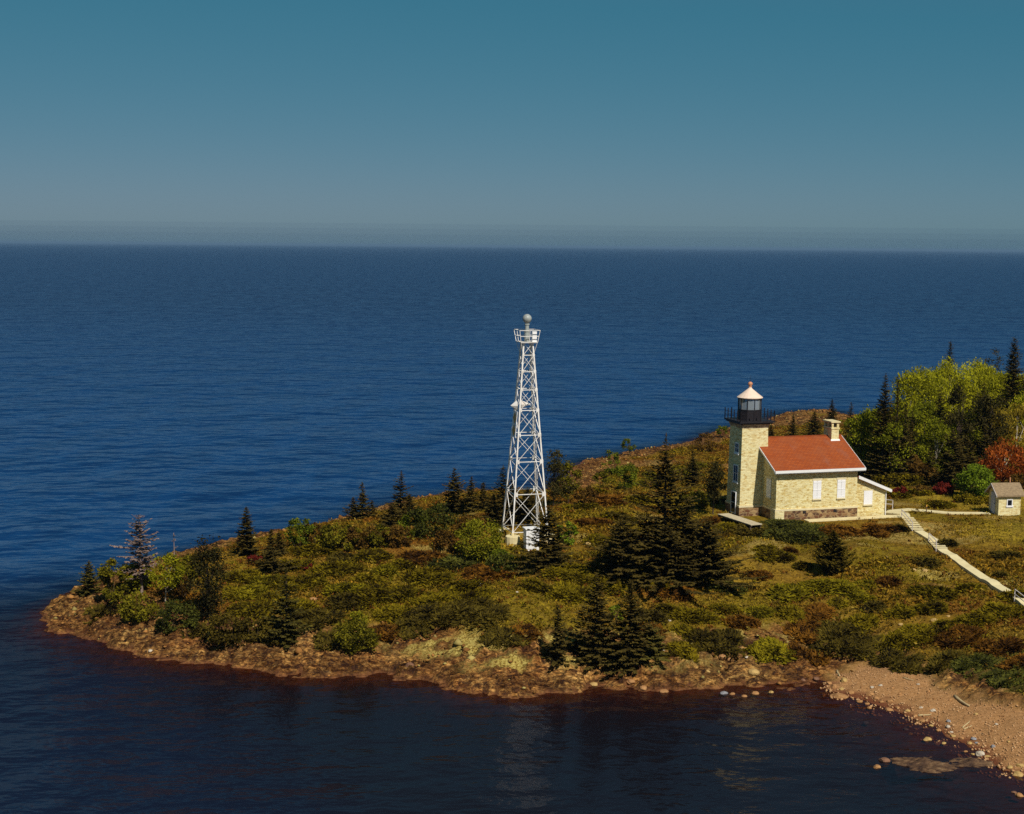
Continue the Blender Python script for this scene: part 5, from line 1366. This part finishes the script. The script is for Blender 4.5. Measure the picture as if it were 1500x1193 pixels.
# tower
tx, ty = -.84, RY; wb, wt = 1.38, 1.24; TH = 8.4
MB().frustum(tx - wb, tx + wb, ty - wb, ty + wb, .84, tx - wt, tx + wt, ty - wt, ty + wt, TH - .02).build('tower_wall', M['brick_pale'], LH)
MB().box(tx - wb - .07, tx + wb + .07, ty - wb - .07, ty + wb + .07, -.5, .80).build('tower_foundation', M['stone'], LH)
MB().box(tx - wb - .09, tx + wb + .09, ty - wb - .09, ty + wb + .09, .80, .97).build('tower_band', M['band'], LH)
MB().frustum(tx - wt - .02, tx + wt + .02, ty - wt - .02, ty + wt + .02, TH - .55, tx - wt - .16, tx + wt + .16, ty - wt - .16, ty + wt + .16, TH - .163).build('cornice', M['chimney_stone'], LH)
gw = 1.68
gal = MB().box(tx - gw, tx + gw, ty - gw, ty + gw, TH - .04, TH + .10).box(tx - gw + .12, tx + gw - .12, ty - gw + .12, ty + gw - .12, TH - .16, TH - .043).build('gallery', M['black'], LH)
mb = MB()
for i in range(6):
    q = -gw + .05 + (2 * gw - .1) * i / 5
    for (a, b) in ((tx + q, ty - gw + .05), (tx + q, ty + gw - .05), (tx - gw + .05, ty + q), (tx + gw - .05, ty + q)):
        if (a, b) in [(v0, v1) for v0, v1 in getattr(mb, 'seen', [])]: continue
        mb.seen = getattr(mb, 'seen', []) + [(a, b)]
        mb.tube([(a, b, TH + .10), (a, b, TH + 1.05)], [.052, .046], 6)
for zz in (TH + .45, TH + .78):
    for sgn_ in (-1, 1):
        e = gw - .05
        mb.bar((tx - e, ty + sgn_ * e, zz), (tx + e, ty + sgn_ * e, zz), .018); mb.bar((tx + sgn_ * e, ty - e, zz + .004), (tx + sgn_ * e, ty + e, zz + .004), .018)
mb.build('railing', M['black'], gal)
lb_ = MB().lathe([(1.05, TH + .10), (1.05, TH + 0.980), (1.08, TH + 0.980), (1.08, TH + 1.040), (.95, TH + 1.040), (.95, TH + .3)], 10, tx, ty, R(18)).build('lantern_base', M['black'], LH)
mb = MB(); a0 = R(18)
for i in range(10):
    a = a0 + i * 2 * math.pi / 10
    mb.bar((tx + 1.02 * math.cos(a), ty + 1.02 * math.sin(a), TH + 1.040), (tx + 1.02 * math.cos(a), ty + 1.02 * math.sin(a), TH + 1.980), .055)
mb.lathe([(1.06, TH + 1.980), (1.09, TH + 1.980), (1.09, TH + 2.080), (.9, TH + 2.080), (.9, TH + 1.980)], 10, tx, ty, a0)
mb.build('glazing_bar', M['black'], lb_)
pv = [];
for zz in (TH + 1.045, TH + 1.975):
    for i in range(10): pv.append((tx + 1.0 * math.cos(a0 + i * 2 * math.pi / 10), ty + 1.0 * math.sin(a0 + i * 2 * math.pi / 10), zz))
MB().add(pv, [(i, (i + 1) % 10, 10 + (i + 1) % 10, 10 + i) for i in range(10)]).build('lantern_glass', M['glass'], LH)
MB().lathe([(.2, TH + 1.0), (.2, TH + 1.180), (.32, TH + 1.260), (.36, TH + 1.480), (.32, TH + 1.700), (.12, TH + 1.780)], 12, tx, ty).build('lens', M['lamp'], LH, smooth=True)
lrf = MB().lathe([(1.14, TH + 2.040), (1.16, TH + 2.100), (.72, TH + 2.440), (.30, TH + 2.780), (.15, TH + 2.900), (.13, TH + 3.000)], 20, tx, ty, a0).build('lantern_roof', M['dome'], LH)
MB().lathe([(.13, TH + 3.003), (.16, TH + 3.080), (.10, TH + 3.120), (.19, TH + 3.200), (.21, TH + 3.300), (.18, TH + 3.400), (.07, TH + 3.480)], 14, tx, ty).build('ball_finial', M['ball'], lrf, smooth=True)
MB().tube([(tx, ty, TH + 3.330), (tx, ty, TH + 4.080)], [.018, .008], 6).build('lightning_rod', M['black'], lrf)


def tower_opening(name, yc, hw, z0, z1, mull=True):
    xz = lambda z: tx - (wb + (wt - wb) * (z - .84) / (TH - .84))
    xf = xz((z0 + z1) / 2) if z0 > .84 else tx - wb - .09
    o_ = MB()
    f = .09
    x1_, x0_ = xf + .06, xf - .05
    o_.box(x0_, x1_, yc - hw, yc - hw + f, z0, z1); o_.box(x0_, x1_, yc + hw - f, yc + hw, z0, z1)
    o_.box(x0_, x1_, yc - hw + f, yc + hw - f, z0, z0 + f); o_.box(x0_, x1_, yc - hw + f, yc + hw - f, z1 - f, z1)
    if mull: o_.box(x0_ + .01, x1_, yc - .018, yc + .018, z0 + f, z1 - f)
    o_.box(x0_ + .012, x1_, yc - hw + f, yc + hw - f, (z0 + z1) / 2 - .022, (z0 + z1) / 2 + .022)
    w_ = o_.build(name, M['white'], LH)
    MB().box(x0_ + .03, x1_ - .01, yc - hw + f - .001, yc + hw - f + .001, z0 + f - .001, z1 - f + .001).build('pane', M['darkglass'], w_)
    if mull: MB().box(xf - .11, xf + .05, yc - hw - .06, yc + hw + .06, z0 - .11, z0 - .003).build('sill', M['white'], w_)
tower_opening('tower_window', 3.62, .42, 5.55, 6.5)
tower_opening('tower_window', 3.66, .50, 2.95, 4.5)
tower_opening('tower_door', 3.70, .50, .12, 2.1, False)

# ------------------------------------------------------------------ deck beside the tower
A_ = at_z(1051, 753, 5.75); B_ = at_z(1100, 769, 5.75); d_ = (B_ - A_); Ld = np.linalg.norm(d_[:2])
dk = thing('wooden_deck', 'low weathered plank deck leading to the tower door', 'deck', (A_[0], A_[1], 5.28), math.atan2(d_[1], d_[0]))
mb = MB()
nb = int(Ld / .2)
for i in range(nb): mb.box(i * Ld / nb, (i + 1) * Ld / nb - .015, 0, 1.15, .40, .46 + .004 * (i % 3))
mb.build('planking', M['boards'], dk)
mb = MB()
for x in (.2, Ld * .5, Ld - .2):
    for y in (.08, 1.07): mb.box(x - .06, x + .06, y - .06, y + .06, -.3, .36)
mb.box(.05, Ld - .05, .04, .14, .30, .397); mb.box(.05, Ld - .05, 1.0, 1.1, .30, .397)
mb.build('support', M['darkwood'], dk)

# ------------------------------------------------------------------ stone shed
SR = R(7); sp_ = hit(1462, 756); SO = np.array([sp_[0], sp_[1], sp_[2]])
SX = np.array([math.cos(SR), math.sin(SR)]); SY = np.array([-math.sin(SR), math.cos(SR)])
ms = mpp(SO)
sw = 30.5 * ms / math.cos(R(26)); sd_ = 13.6 * ms / math.sin(R(26)); sh_ = 1.95
SH = thing('stone_shed', 'small cream stone shed with brown shingled roof at the end of the path', 'shed', SO, SR)
MB().prism([(0, 0, -.4), (0, sd_, -.4), (0, sd_, sh_), (0, sd_ / 2, sh_ + .78), (0, 0, sh_)], (sw, 0, 0)).build('wall', M['brick_pale'], SH)
k2 = .78 / (sd_ / 2); e_ = .24; zz = lambda y: sh_ - .02 + k2 * min(y, sd_ - y)
sr = MB().prism([(-.3, -e_, zz(-e_)), (-.3, sd_ / 2, zz(sd_ / 2)), (-.3, sd_ + e_, zz(-e_)), (-.3, sd_ + e_, zz(-e_) + .13), (-.3, sd_ / 2, zz(sd_ / 2) + .13), (-.3, -e_, zz(-e_) + .13)], (sw + .6, 0, 0)).build('roof', M['brownroof'], SH)
mb = MB()
mb.prism([(-.35, -e_ - .02, zz(-e_) - .04), (-.35, sd_ / 2, zz(sd_ / 2) - .05), (-.35, sd_ / 2, zz(sd_ / 2) + .10), (-.35, -e_ - .02, zz(-e_) + .10)], (.047, 0, 0))
mb.prism([(-.35, sd_ / 2 + .001, zz(sd_ / 2) - .05), (-.35, sd_ + e_ + .02, zz(-e_) - .04), (-.35, sd_ + e_ + .02, zz(-e_) + .10), (-.35, sd_ / 2 + .001, zz(sd_ / 2) + .10)], (.047, 0, 0))
mb.build('verge_board', M['railwood'], sr)
MB().tube([(sw * .72, sd_ / 2 + .1, sh_ + .7), (sw * .72, sd_ / 2 + .1, sh_ + 1.35)], [.06, .06], 8).build('vent_pipe', M['ball'], sr)
mb = MB().box(-.05, -.003, sd_ * .42 - .2, sd_ * .42 + .62, .06, 1.98); dr = mb.build('door', M['greydoor'], SH)
MB().box(-.075, -.052, sd_ * .42 - .14, sd_ * .42 - .08, .95, 1.05).build('handle', M['black'], dr)
x0, x1, z0, z1 = sw * .36, sw * .36 + .56, .92, 1.48
mb = MB().box(x0, x0 + .08, -.05, .02, z0, z1).box(x1 - .08, x1, -.05, .02, z0, z1).box(x0 + .08, x1 - .08, -.05, .02, z1 - .07, z1).box(x0 - .05, x1 + .05, -.08, -.003, z0 - .16, z0 - .001)
wn = mb.build('window', M['white'], SH)
MB().box(x0 + .079, x1 - .079, -.02, .02, z0, z1 - .069).build('pane', M['darkglass'], wn)

# ------------------------------------------------------------------ paths, walkway, stairs, handrails
PATHS = []


def ribbon(name, pts, wd, m, lift, thick=.12, label=None, cat=None, kind='structure', sm=True, planks=False):
    P = [np.array(p[:3], float) for p in pts]
    out = [P[0]]
    for a, b in zip(P[:-1], P[1:]):
        n = max(1, int(np.linalg.norm((b - a)[:2]) / .5))
        for i in range(1, n + 1): out.append(a + (b - a) * i / n)
    out = np.array(out); z = H(out[:, 0], out[:, 1])
    kk = 15 if len(out) > 24 else 7 if len(out) > 9 else 1
    zp = np.pad(z, kk // 2, mode='edge'); z = np.convolve(zp, np.ones(kk) / kk, 'valid')
    t_ = np.gradient(out[:, :2], axis=0); t_ = unit(t_); nrm = np.stack([-t_[:, 1], t_[:, 0]], 1)
    zl_ = np.maximum(z, np.maximum(H(out[:, 0] + nrm[:, 0] * wd / 2, out[:, 1] + nrm[:, 1] * wd / 2), H(out[:, 0] - nrm[:, 0] * wd / 2, out[:, 1] - nrm[:, 1] * wd / 2)) - .03) + lift
    mb = MB()
    for i in range(len(out) - 1):
        a, b = out[i], out[i + 1]; u0, u1 = nrm[i] * wd / 2, nrm[i + 1] * wd / 2
        v = [(a[0] - u0[0], a[1] - u0[1], zl_[i]), (a[0] + u0[0], a[1] + u0[1], zl_[i]), (b[0] + u1[0], b[1] + u1[1], zl_[i + 1]), (b[0] - u1[0], b[1] - u1[1], zl_[i + 1])]
        lo = [(x, y, zz_ - thick) for x, y, zz_ in v]
        fs = [(0, 1, 2, 3), (7, 6, 5, 4), (0, 3, 7, 4), (1, 5, 6, 2)]
        if i == 0: fs.append((0, 4, 5, 1))
        if i == len(out) - 2: fs.append((3, 2, 6, 7))
        mb.add(v + lo, fs)
    o = mb.build(name, m, None); tag(o, label, cat, kind=kind)
    PATHS.append((out[:, :2], wd))
    return out, zl_


hl = lambda u, v: np.array([HO[0] + HX[0] * u + HY[0] * v, HO[1] + HX[1] * u + HY[1] * v, 0])
K = [hit(1329, 759), hit(1345, 780), hit(1369, 795), hit(1380, 808), hit(1500, 887), hit(1640, 978)]
ribbon('path', [hl(2.6, -.75), hl(6, -.72), hl(11.6, -.62), K[0] - np.array([.7, -.1, 0])], 1.0, M['concrete'], .07)
shd = np.array([SO[0] - .5, SO[1] + sd_ * .4, 0])
ribbon('path', [hl(12.2, 1.5), hl(14.5, 1.9), at_z(1390, 750, 5.4), shd], .9, M['concrete'], .07)
ribbon('path', [hl(11.7, 1.3), hl(12.9, .2), K[0] + np.array([-.1, .35, 0])], .9, M['concrete'], .085)
ribbon('path', [K[1], K[2]], .82, M['concrete'], .16, .3)
ribbon('path', [K[3], K[3] * .6 + K[4] * .4, K[4], K[5]], .82, M['concrete'], .16, .3)


def stairs(a, b, n, wd, lb):
    a = np.array(a); b = np.array(b); d = b[:2] - a[:2]; Ls = np.linalg.norm(d); ang = math.atan2(d[1], d[0])
    o = thing('stairs', lb, 'stairs', (a[0], a[1], b[2]), ang)
    za_ = a[2] + .10 - b[2]; zb_ = .18
    for i in range(n):
        zt_ = za_ + (zb_ - za_) * (i + .5) / n
        MB().box(i * Ls / n, (i + .58) * Ls / n, -wd / 2, wd / 2, zt_ - .07, zt_).build('step', M['concrete'], o)
    mb = MB()
    for s_ in (-1, 1):
        y = s_ * (wd / 2 - .06)
        mb.prism([(0, y - .04, za_ - .10 - .35), (Ls, y - .04, zb_ - .10 - .35), (Ls, y - .04, zb_ - .10), (0, y - .04, za_ - .10)], (0, .08, 0))
    mb.build('stringer', M['darkwood'], o)
    PATHS.append((np.array([a[:2], b[:2]]), wd))
    return o


def handrail(a, b, lb, h=.72):
    a = np.array(a, float); b = np.array(b, float)
    o = thing('handrail', lb, 'handrail', a, 0, 'handrails along the walkway')
    q = b - a
    for p in (np.zeros(3), q):
        MB().box(p[0] - .03, p[0] + .03, p[1] - .03, p[1] + .03, p[2] - .3, p[2] + h).build('post', M['railwood'], o)
    MB().bar((0, 0, h + .025), (q[0], q[1], q[2] + h + .025), .06, .04).build('rail', M['railwood'], o)
    MB().bar((0, 0, h * .55), (q[0], q[1], q[2] + h * .55), .03, .05).build('rail', M['railwood'], o)


def side_off(a, b, off):
    d = unit(np.array(b[:2]) - np.array(a[:2])); n = np.array([-d[1], d[0]])
    s_ = 1 if n[0] < 0 else -1
    return np.array([n[0] * s_ * off, n[1] * s_ * off, 0])
stairs(K[0], K[1], 6, 1.05, 'upper pale wooden stairs down from the house terrace')
stairs(K[2], K[3], 4, 1.05, 'short lower flight of pale stairs in the walkway')
of = side_off(K[0], K[1], .5)
handrail(K[0] + of, K[1] + of + np.array([0, 0, .1]), 'white handrail beside the upper stairs at the house terrace')
of = side_off(K[2], K[3], .5)
handrail(K[2] + of, K[3] + of + np.array([0, 0, .1]), 'white handrail beside the short lower flight of stairs')
p0 = K[3] + (K[4] - K[3]) * .96; p1 = K[4] + (K[5] - K[4]) * .12; of = side_off(K[3], K[4], -.45)
for q in (p0, p1): q[2] = float(H(q[0], q[1])) + .1
of = side_off(K[3], K[4], .45)
handrail(p0 + of, p1 + of, 'white handrail on the walkway at the right frame edge')
a = hl(11.9, 2.3); b = hl(12.7, 1.9); a[2] = 5.5; b[2] = 5.45
handrail(a, b, 'small handrail behind the corner of the lean-to', .8)
mp_ = at_z(1357, 749, 5.4)
mp_[2] = float(H(mp_[0], mp_[1]))
o = thing('marker_post', 'thin post with orange top beside the path to the shed', 'post', mp_)
MB().box(-.035, .035, -.035, .035, -.2, .50).build('post', M['darkwood'], o)
MB().box(-.05, .05, -.05, .05, .502, .68).build('cap', M['orange'], o)


def near_path(x, y):
    r_ = np.zeros(np.shape(x), bool)
    for P, wd in PATHS:
        r_ |= seg_dist(x, y, [tuple(q) for q in P[::2]] + [tuple(P[-1])], closed=False) < wd / 2 + .16
    return r_
undergrowth()

# ------------------------------------------------------------------ white lattice tower with the beacon
tp = hit(769, 784); TB = np.array([tp[0], tp[1], tp[2] + .5]); mt_ = mpp(TB)
W0 = 53 * mt_; W1 = 13.6 * mt_; HT = top_z(TB, 502) - TB[2]
LT = thing('lattice_tower', 'tall white steel lattice tower with round beacon on top', 'tower', TB - np.array([0, 0, .5]), HROT)
Z0 = .5
lev = [0, .2, .372, .513, .644, .752, .848, .935, 1.0]
hw = lambda f: (W0 + (W1 - W0) * f) / 2
CORN = [(-1, -1), (1, -1), (1, 1), (-1, 1)]
pt = lambda c, f: Vector((c[0] * hw(f), c[1] * hw(f), Z0 + HT * f))
for c in CORN:
    MB().bar(pt(c, -.008), pt(c, 1.0), .115, .115).build('leg', M['steel'], LT)
for i in range(4):
    a, b = CORN[i], CORN[(i + 1) % 4]
    for j in range(len(lev)):
        MB().bar(pt(a, lev[j]), pt(b, lev[j]), .058, .058).build('horizontal_brace', M['steel'], LT)
    inn = Vector((-(a[0] + b[0]) / 2, -(a[1] + b[1]) / 2, 0)) * .035
    for j in range(len(lev) - 1):
        MB().bar(pt(a, lev[j]) - inn, pt(b, lev[j + 1]) - inn, .060, .03).build('diagonal_brace', M['steel'], LT)
        MB().bar(pt(b, lev[j]) + inn, pt(a, lev[j + 1]) + inn, .045, .03).build('diagonal_brace', M['steel'], LT)
for c in CORN:
    for j in range(1, len(lev) - 1):
        q = pt(c, lev[j]); g_ = .26 - .02 * j
        MB().box(q.x - c[0] * .005 - (g_ if c[0] > 0 else -.075), q.x + (.075 if c[0] > 0 else g_), q.y - .078, q.y + .078, q.z - g_ * .7, q.z + g_ * .7).build('gusset_plate', M['steel'], LT)
for c in CORN:
    q = pt(c, 0); gz = float(H(TB[0] + q.x * HX[0] + q.y * HY[0], TB[1] + q.x * HX[1] + q.y * HY[1])) - (TB[2] - .5)
    MB().lathe([(.62, min(gz, 0) - .5), (.62, .22), (.56, .26)], 14, q.x, q.y).lathe([(.14, .26), (.10, .5)], 8, q.x, q.y).build('footing', M['concrete'], LT)
# ladder and cable run on the rear-right leg
mb = MB(); a, b = Vector((W0 / 2 + .02, W0 / 2 - .35, .4)), Vector((W1 / 2 + .02, W1 / 2 - .3, Z0 + HT))
for s_ in (-.18, .18): mb.bar(a + Vector((0, s_, 0)), b + Vector((0, s_, 0)), .03)
for i in range(52):
    q = a.lerp(b, (i + .5) / 52); mb.bar(q - Vector((0, .18, 0)), q + Vector((0, .18, 0)), .02)
mb.build('ladder', M['steel'], LT)
# service platform with outward-leaning rail
zp = Z0 + HT; pw0 = 16 * mt_ * .78; pw1 = 19.5 * mt_ * .78; rh = 17 * mt_
MB().box(-pw0, pw0, -pw0, pw0, zp + .003, zp + .07).build('platform', M['steel'], LT)
mb = MB()
for f in (.0, .5, 1.0):
    e = pw0 + (pw1 - pw0) * f; z_ = zp + .07 + rh * f
    cs = [Vector((-e, -e, z_)), Vector((e, -e, z_)), Vector((e, e, z_)), Vector((-e, e, z_))]
    for i in range(4): mb.bar(cs[i], cs[(i + 1) % 4], .045)
for sx_, sy_ in CORN + [(0, -1), (0, 1), (-1, 0), (1, 0)]:
    mb.bar((sx_ * pw0, sy_ * pw0, zp + .07), (sx_ * pw1, sy_ * pw1, zp + .07 + rh), .045)
mb.build('railing', M['steel'], LT)
for c in CORN: MB().bar((c[0] * pw0 * .97, c[1] * pw0 * .97, zp), pt(c, .94), .03).build('stay', M['steel'], LT)
cyl = MB().lathe([(.20, zp + .07), (.20, zp + .9), (.24, zp + .92), (.24, zp + 1.0), (.17, zp + 1.02), (.17, zp + 1.46), (.22, zp + 1.48), (.22, zp + 1.58)], 12).build('beacon_post', M['lamp'], LT)
MB().box(.32, .70, -.55, -.25, zp + .07, zp + .95).build('battery_box', M['white'], LT)
zb_ = top_z(TB, 467.0) - TB[2] + .5; rb = 6.6 * mt_
MB().lathe([(rb * .35, zb_ - rb * .98), (rb * .72, zb_ - rb * .72), (rb * .96, zb_ - rb * .28), (rb, zb_), (rb * .97, zb_ + rb * .25), (rb * .84, zb_ + rb * .55), (rb * .58, zb_ + rb * .82), (rb * .28, zb_ + rb * .95), (.03, zb_ + rb)], 20).build('beacon_lamp', M['lamp'], LT, smooth=True)
MB().lathe([(rb * .34, zp + 1.58), (rb * .34, zb_ - rb * .9)], 12).build('beacon_neck', M['lamp'], LT)
# pointed reflector on the left side and long day board below it
zr = top_z(TB, 594) - TB[2] + .5
hwr = hw((zr - Z0) / HT)


def cone_x(mb, xt, xb, rad, y, z, n=8):
    vs = [(xt, y, z)] + [(xb, y + rad * math.cos(2 * math.pi * k_ / n), z + rad * math.sin(2 * math.pi * k_ / n)) for k_ in range(n)] + [(xb + (.05 if xb > xt else -.05), y, z)]
    fs = [(0, 1 + k_, 1 + (k_ + 1) % n) for k_ in range(n)] + [(n + 1, 1 + (k_ + 1) % n, 1 + k_) for k_ in range(n)]
    mb.add(vs, fs)
mb = MB(); cone_x(mb, -hwr - .60, -hwr - .05, .46, 0, zr); cone_x(mb, hwr - .35, -hwr + .25, .36, 0, zr + .1)
mb.build('reflector', M['steel'], LT)
z0_ = top_z(TB, 640) - TB[2] + .5; z1_ = top_z(TB, 602) - TB[2] + .5
hb = hw((z0_ - Z0) / HT); ht2 = hw((z1_ - Z0) / HT)
bd = MB().add([(-hb - .10, -.55, z0_), (-hb - .10, .55, z0_), (-ht2 - .10, .55, z1_), (-ht2 - .10, -.55, z1_), (-hb - .14, -.55, z0_), (-hb - .14, .55, z0_), (-ht2 - .14, .55, z1_), (-ht2 - .14, -.55, z1_)],
     [(0, 1, 2, 3), (7, 6, 5, 4), (0, 3, 7, 4), (1, 5, 6, 2), (0, 4, 5, 1), (3, 2, 6, 7)]).build('day_board', M['white'], LT)
zm = (z0_ + z1_) / 2; xb_ = lambda z: -(hb + (ht2 - hb) * (z - z0_) / (z1_ - z0_)) - .143
mb = MB()
for (za__, zc__) in ((z0_ + .05, zm), (zm, z1_ - .05)):
    q = (za__ + zc__) / 2
    pts = [(xb_(za__), 0, za__), (xb_(q), .5, q), (xb_(zc__), 0, zc__), (xb_(q), -.5, q)]
    mb.prism(pts, (-.012, 0, 0))
mb.build('orange_diamond', M['orange'], bd)
# equipment cabinet in the tower's base
cp = hit(776, 806)
CB = thing('equipment_cabinet', 'white equipment cabinet at the foot of the lattice tower', 'cabinet', cp, HROT)
cw = 12 * mt_; chh = 31 * mt_
MB().box(-cw * .6, cw, -cw * .5, cw * .7, -.3, chh - .08).build('body', M['white'], CB, bevel=.02)
MB().box(-cw * .6 - .08, cw + .08, -cw * .5 - .08, cw * .7 + .08, chh - .077, chh + .03).build('lid', M['trim'], CB, bevel=.015)
MB().box(-cw * .35, cw * .75, -cw * .5 - .03, -cw * .5 - .003, .12, chh - .2).build('door', M['trim'], CB)

# ------------------------------------------------------------------ the air over the lake
t = NT('lake_haze')
pv_ = t.n('ShaderNodeVolumePrincipled'); pv_.inputs['Color'].default_value = (.23, .38, .56, 1); pv_.inputs['Density'].default_value = 5.8e-5; pv_.inputs['Anisotropy'].default_value = 0.0
t.l(pv_.outputs[0], t.out.inputs['Volume'])
hz = MB().box(-52000, 52000, -3000, 90000, -8.0, 44.0).build('haze', t.m, None)
tag(hz, kind='stuff')

# a low bank of mist lying far out on the lake, beyond the haze box
t = NT('far_mist')
pv_ = t.n('ShaderNodeVolumePrincipled'); pv_.inputs['Color'].default_value = (.14, .23, .42, 1); pv_.inputs['Density'].default_value = 4.0e-5; pv_.inputs['Anisotropy'].default_value = 0.0
t.l(pv_.outputs[0], t.out.inputs['Volume'])
for y0_, ztop in ((92000, 1450.0), (95100, 1150.0), (98200, 800.0)):
    fb = MB().box(-75000, 75000, y0_, y0_ + 3000, -5.0, ztop).build('mist_bank', t.m, None)
    tag(fb, kind='stuff')
